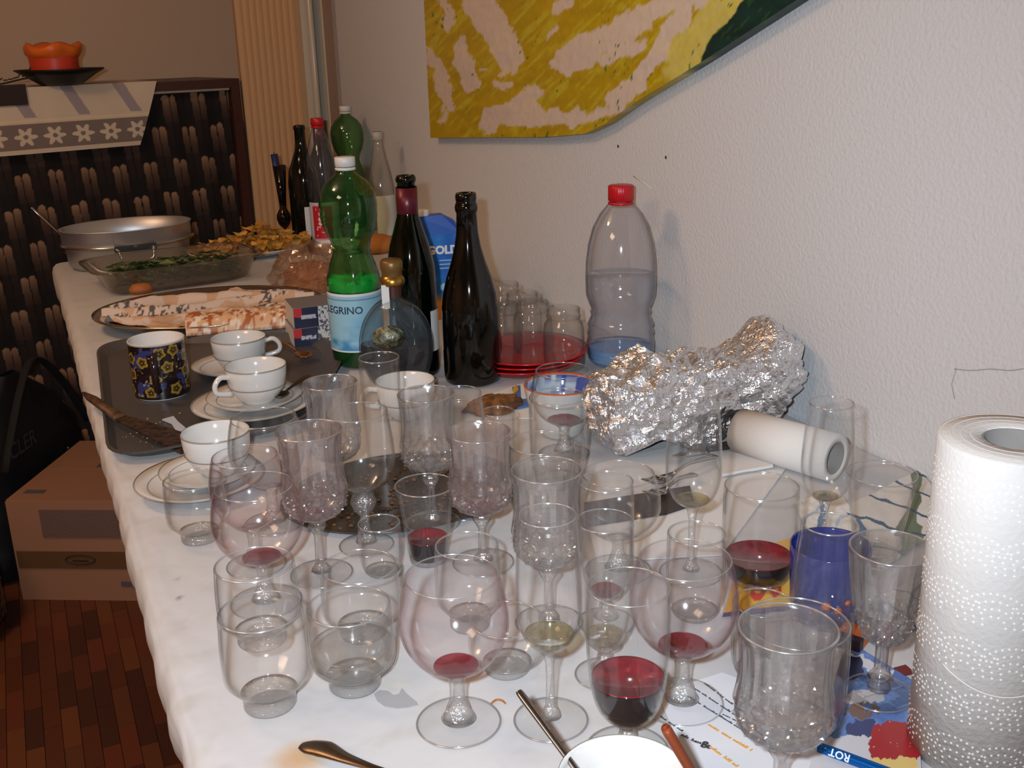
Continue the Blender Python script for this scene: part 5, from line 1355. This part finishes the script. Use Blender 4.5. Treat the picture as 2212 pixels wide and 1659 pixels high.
G = make_glass
G('snifter', 'snifter', 'large brandy snifter with a drop of red wine, front and left of the tulip glass', (982, 1244, 204), (991, 1561), liquid=-.0020, lmat=DREG, mats=(PINK, THICK))
G('tulip_glass', 'tulip', 'slender tulip wine glass with a sip of white wine, front centre on the cloth', (1185, 1113, 127), (1190, 1556), liquid=1368, lmat=WHITEW)
G('crystal_goblet', 'goblet', 'fluted crystal goblet directly behind the front tulip wine glass', (1183, 1015, 158), (1186, 1345), group='fluted crystal goblets')
G('crystal_goblet', 'goblet', 'fluted crystal goblet with pinkish dregs, left of the romer with the ball stem', (674, 930, 144), (695, 1240), liquid=-.0022, lmat=DREG, mats=(CRYSP, CRYS), group='fluted crystal goblets')
G('crystal_goblet', 'goblet', 'fluted crystal goblet with pinkish dregs, right of the tapered glass of red wine', (1026, 933, 142), (1044, 1216), liquid=-.0016, lmat=DREG, mats=(CRYSP, CRYS), group='fluted crystal goblets')
G('crystal_goblet', 'goblet', 'fluted crystal goblet in front of the white coffee cup, on the dark platter', (920, 851, 125), h=.160, group='fluted crystal goblets', z0=.006)
G('crystal_goblet', 'goblet', 'rearmost fluted crystal goblet, beside the plates on the tray', (712, 826, 119), h=.165, group='fluted crystal goblets')
G('romer_glass', 'romer', 'romer glass with a ball knob in its stem, between two crystal goblets', (795, 890, 133), (792, 1178))
G('tall_glass', 'tall', 'tall narrow plain glass in front of the round brandy bottle', (818, 772, 89), h=.150)
G('tulip_glass', 'tulip', 'small tulip glass to the right of the crystal goblet by the coffee cup', (991, 848, 97), h=.150)
G('small_tumbler', 'tum', 'small plain tumbler behind the middle crystal goblet', (1075, 889, 72), h=.085)
G('straight_tumbler', 'tum', 'tall straight tumbler in front of the rear snifter', (1204, 857, 123), h=.118)
G('snifter', 'snifter', 'rear brandy snifter with a drop of red wine, in front of the blue bowl', (1216, 800, 108), h=.120, liquid=-.0035, lmat=DREG, scale_r=1.1)
G('wide_tumbler', 'tum', 'wide plain tumbler behind the crystal goblet with its rim just above it', (1169, 956, 145), h=.095)
G('short_wine_glass', 'wine', 'short stemmed wine glass with a red drop in front of the big round snifter', (1309, 1040, 119), h=.150, liquid=-.004, lmat=DREG)
G('short_wine_glass', 'wine', 'short stemmed wine glass with greenish wine dregs, seen through the front red wine glass', (1310, 1125, 125), (1306, 1458), liquid=.28, lmat=WHITEW)
G('snifter', 'snifter', 'wide empty snifter beside the dark board with forks', (1336, 1024, 156), h=.112)
G('red_wine_glass', 'wine', 'front stemmed glass a third full of red wine, by the front white cup', (1359, 1267, 180), (1355, 1625), liquid=1462, lmat=WINE)
G('snifter', 'snifter', 'front right brandy snifter with red dregs, partly behind the front red wine glass', (1468, 1208, 200), (1472, 1517), liquid=-.0032, lmat=DREG, mats=(PINK, THICK))
G('small_tumbler', 'tum', 'plain tumbler behind the rim of the front right snifter', (1505, 1152, 126), h=.088)
G('champagne_flute', 'flute', 'champagne flute with a sip of white wine in front of the foil parcel', (1493, 866, 103), (1492, 1238), liquid=1078, lmat=WHITEW)
G('wine_tumbler', 'tum', 'stemless tumbler with red wine standing on the yellow packet', (1632, 1050, 160), (1636, 1252), z0=.0065, liquid=1200, lmat=WINE)
G('round_tumbler', 'tum', 'rounded plain tumbler between front right snifter and front crystal goblet', (1643, 1302, 130), (1640, 1455))
G('champagne_flute', 'flute', 'tall champagne flute with pale wine standing by the lying paper roll', (1786, 870, 95), (1773, 1213), liquid=1076, lmat=WHITEW)
G('tapered_tumbler', 'taper', 'tapered plain tumbler beside the tall flute, by the leaf printed napkin', (1892, 1022, 150), (1890, 1198))
G('cut_highball', 'high', 'bulging highball glass with cut base in front of the blue mug', (1790, 1132, 122), (1772, 1420), mats=(THIN, CRYS))
G('crystal_goblet', 'cone', 'conical crystal goblet standing on the picture card beside the big paper roll', (1906, 1183, 180), (1897, 1498), z0=.003, group='fluted crystal goblets')
G('crystal_goblet', 'goblet', 'nearest crystal goblet, deeply cut, at the lower right by the pen', (1702, 1356, 218), h=.152, group='fluted crystal goblets', foot=.026)
G('large_tumbler', 'tum', 'large plain tumbler just behind the nearest crystal goblet', (1718, 1346, 224), xy=(.512, .596))
G('stacking_tumbler', 'stack', 'lower of two stacked tumblers at the front left', (563, 1321, 182), (584, 1520), group='footed stacking tumblers')
G('stacking_tumbler', 'stack', 'upper of two stacked tumblers at the front left', (556, 1219, 176), xy=(.1315, .829), h=.072, z0=.0620, group='footed stacking tumblers', scale_r=.97)
G('stacking_tumbler', 'stack', 'footed tumbler with water right of the stacked tumblers', (758, 1309, 180), (767, 1478), liquid=.52, lmat=WATERM, group='footed stacking tumblers')
G('stacking_tumbler', 'stack', 'empty footed tumbler behind the water tumbler', (777, 1223, 163), xy=(.240, .902), group='footed stacking tumblers')
G('stacking_tumbler', 'stack', 'leftmost footed tumbler near the table edge by the stacked plates', (430, 1036, 125), (432, 1163), group='footed stacking tumblers')
G('snifter', 'snifter', 'pink stained round snifter behind the two stacked tumblers', (548, 1050, 168), h=.130, liquid=-.0016, lmat=DREG, mats=(PINK, THICK))
G('snifter', 'snifter', 'empty snifter in front of the cup on stacked plates', (569, 902, 140), h=.135)
G('snifter', 'snifter', 'pink stained snifter just behind the front left snifter, left of the crystal goblet', (528, 985, 140), h=.130, mats=(PINK, THICK))
G('tapered_tumbler', 'taper', 'tapered glass with dark red wine in the middle of the glasses', (917, 1048, 131), (926, 1209), liquid=1160, lmat=WINE)
G('small_tumbler', 'tum', 'little plain tumbler left of the tapered glass of red wine', (824, 1130, 92), (826, 1236))
G('stacking_tumbler', 'stack', 'empty footed tumbler behind the front snifter, below the middle crystal goblet', (1045, 1178, 138), xy=(.338, .868), group='footed stacking tumblers')
G('stacking_tumbler', 'stack', 'low footed tumbler between the front snifter and the front tulip glass', (1078, 1338, 158), xy=(.339, .782), group='footed stacking tumblers')
# blue mug with its print
q = at(1806, 1190, TZ+.078)
bmx = thing('blue_mug', 'deep blue mug behind the cut highball glass', 'mug', (q[0]+.004, q[1]+.012, TZ+.0006))
RB = 179/2*mpp(q)*.97
BLUE = mat('cobalt_glaze', (30, 42, 112), .12, coat=.4)
mesh('mug_body', *lathe([(0, 0), (RB*.80, 0), (RB*.86, .004), (RB*.93, .02), (RB*.98, .06), (RB, .077), (RB*.985, .0785), (RB*.955, .077), (RB*.92, .03), (RB*.82, .008), (0, .007)], 64), BLUE, bmx)
for k, (a, z) in enumerate(((-2.3, .030), (-2.0, .026), (-1.75, .034), (-2.55, .024))):
    v, f = lathe([(0, 0), (.0055-.0008*k, 0), (0, .0006)], 7); o = mesh('orange_print', v, f, mat('orange_print', (206, 104, 60), .4), bmx)
    d = Vector((math.cos(a), math.sin(a), 0)); o.location = d*RB*.965+Vector((0, 0, z)); o.rotation_euler = (0, PI/2, a)
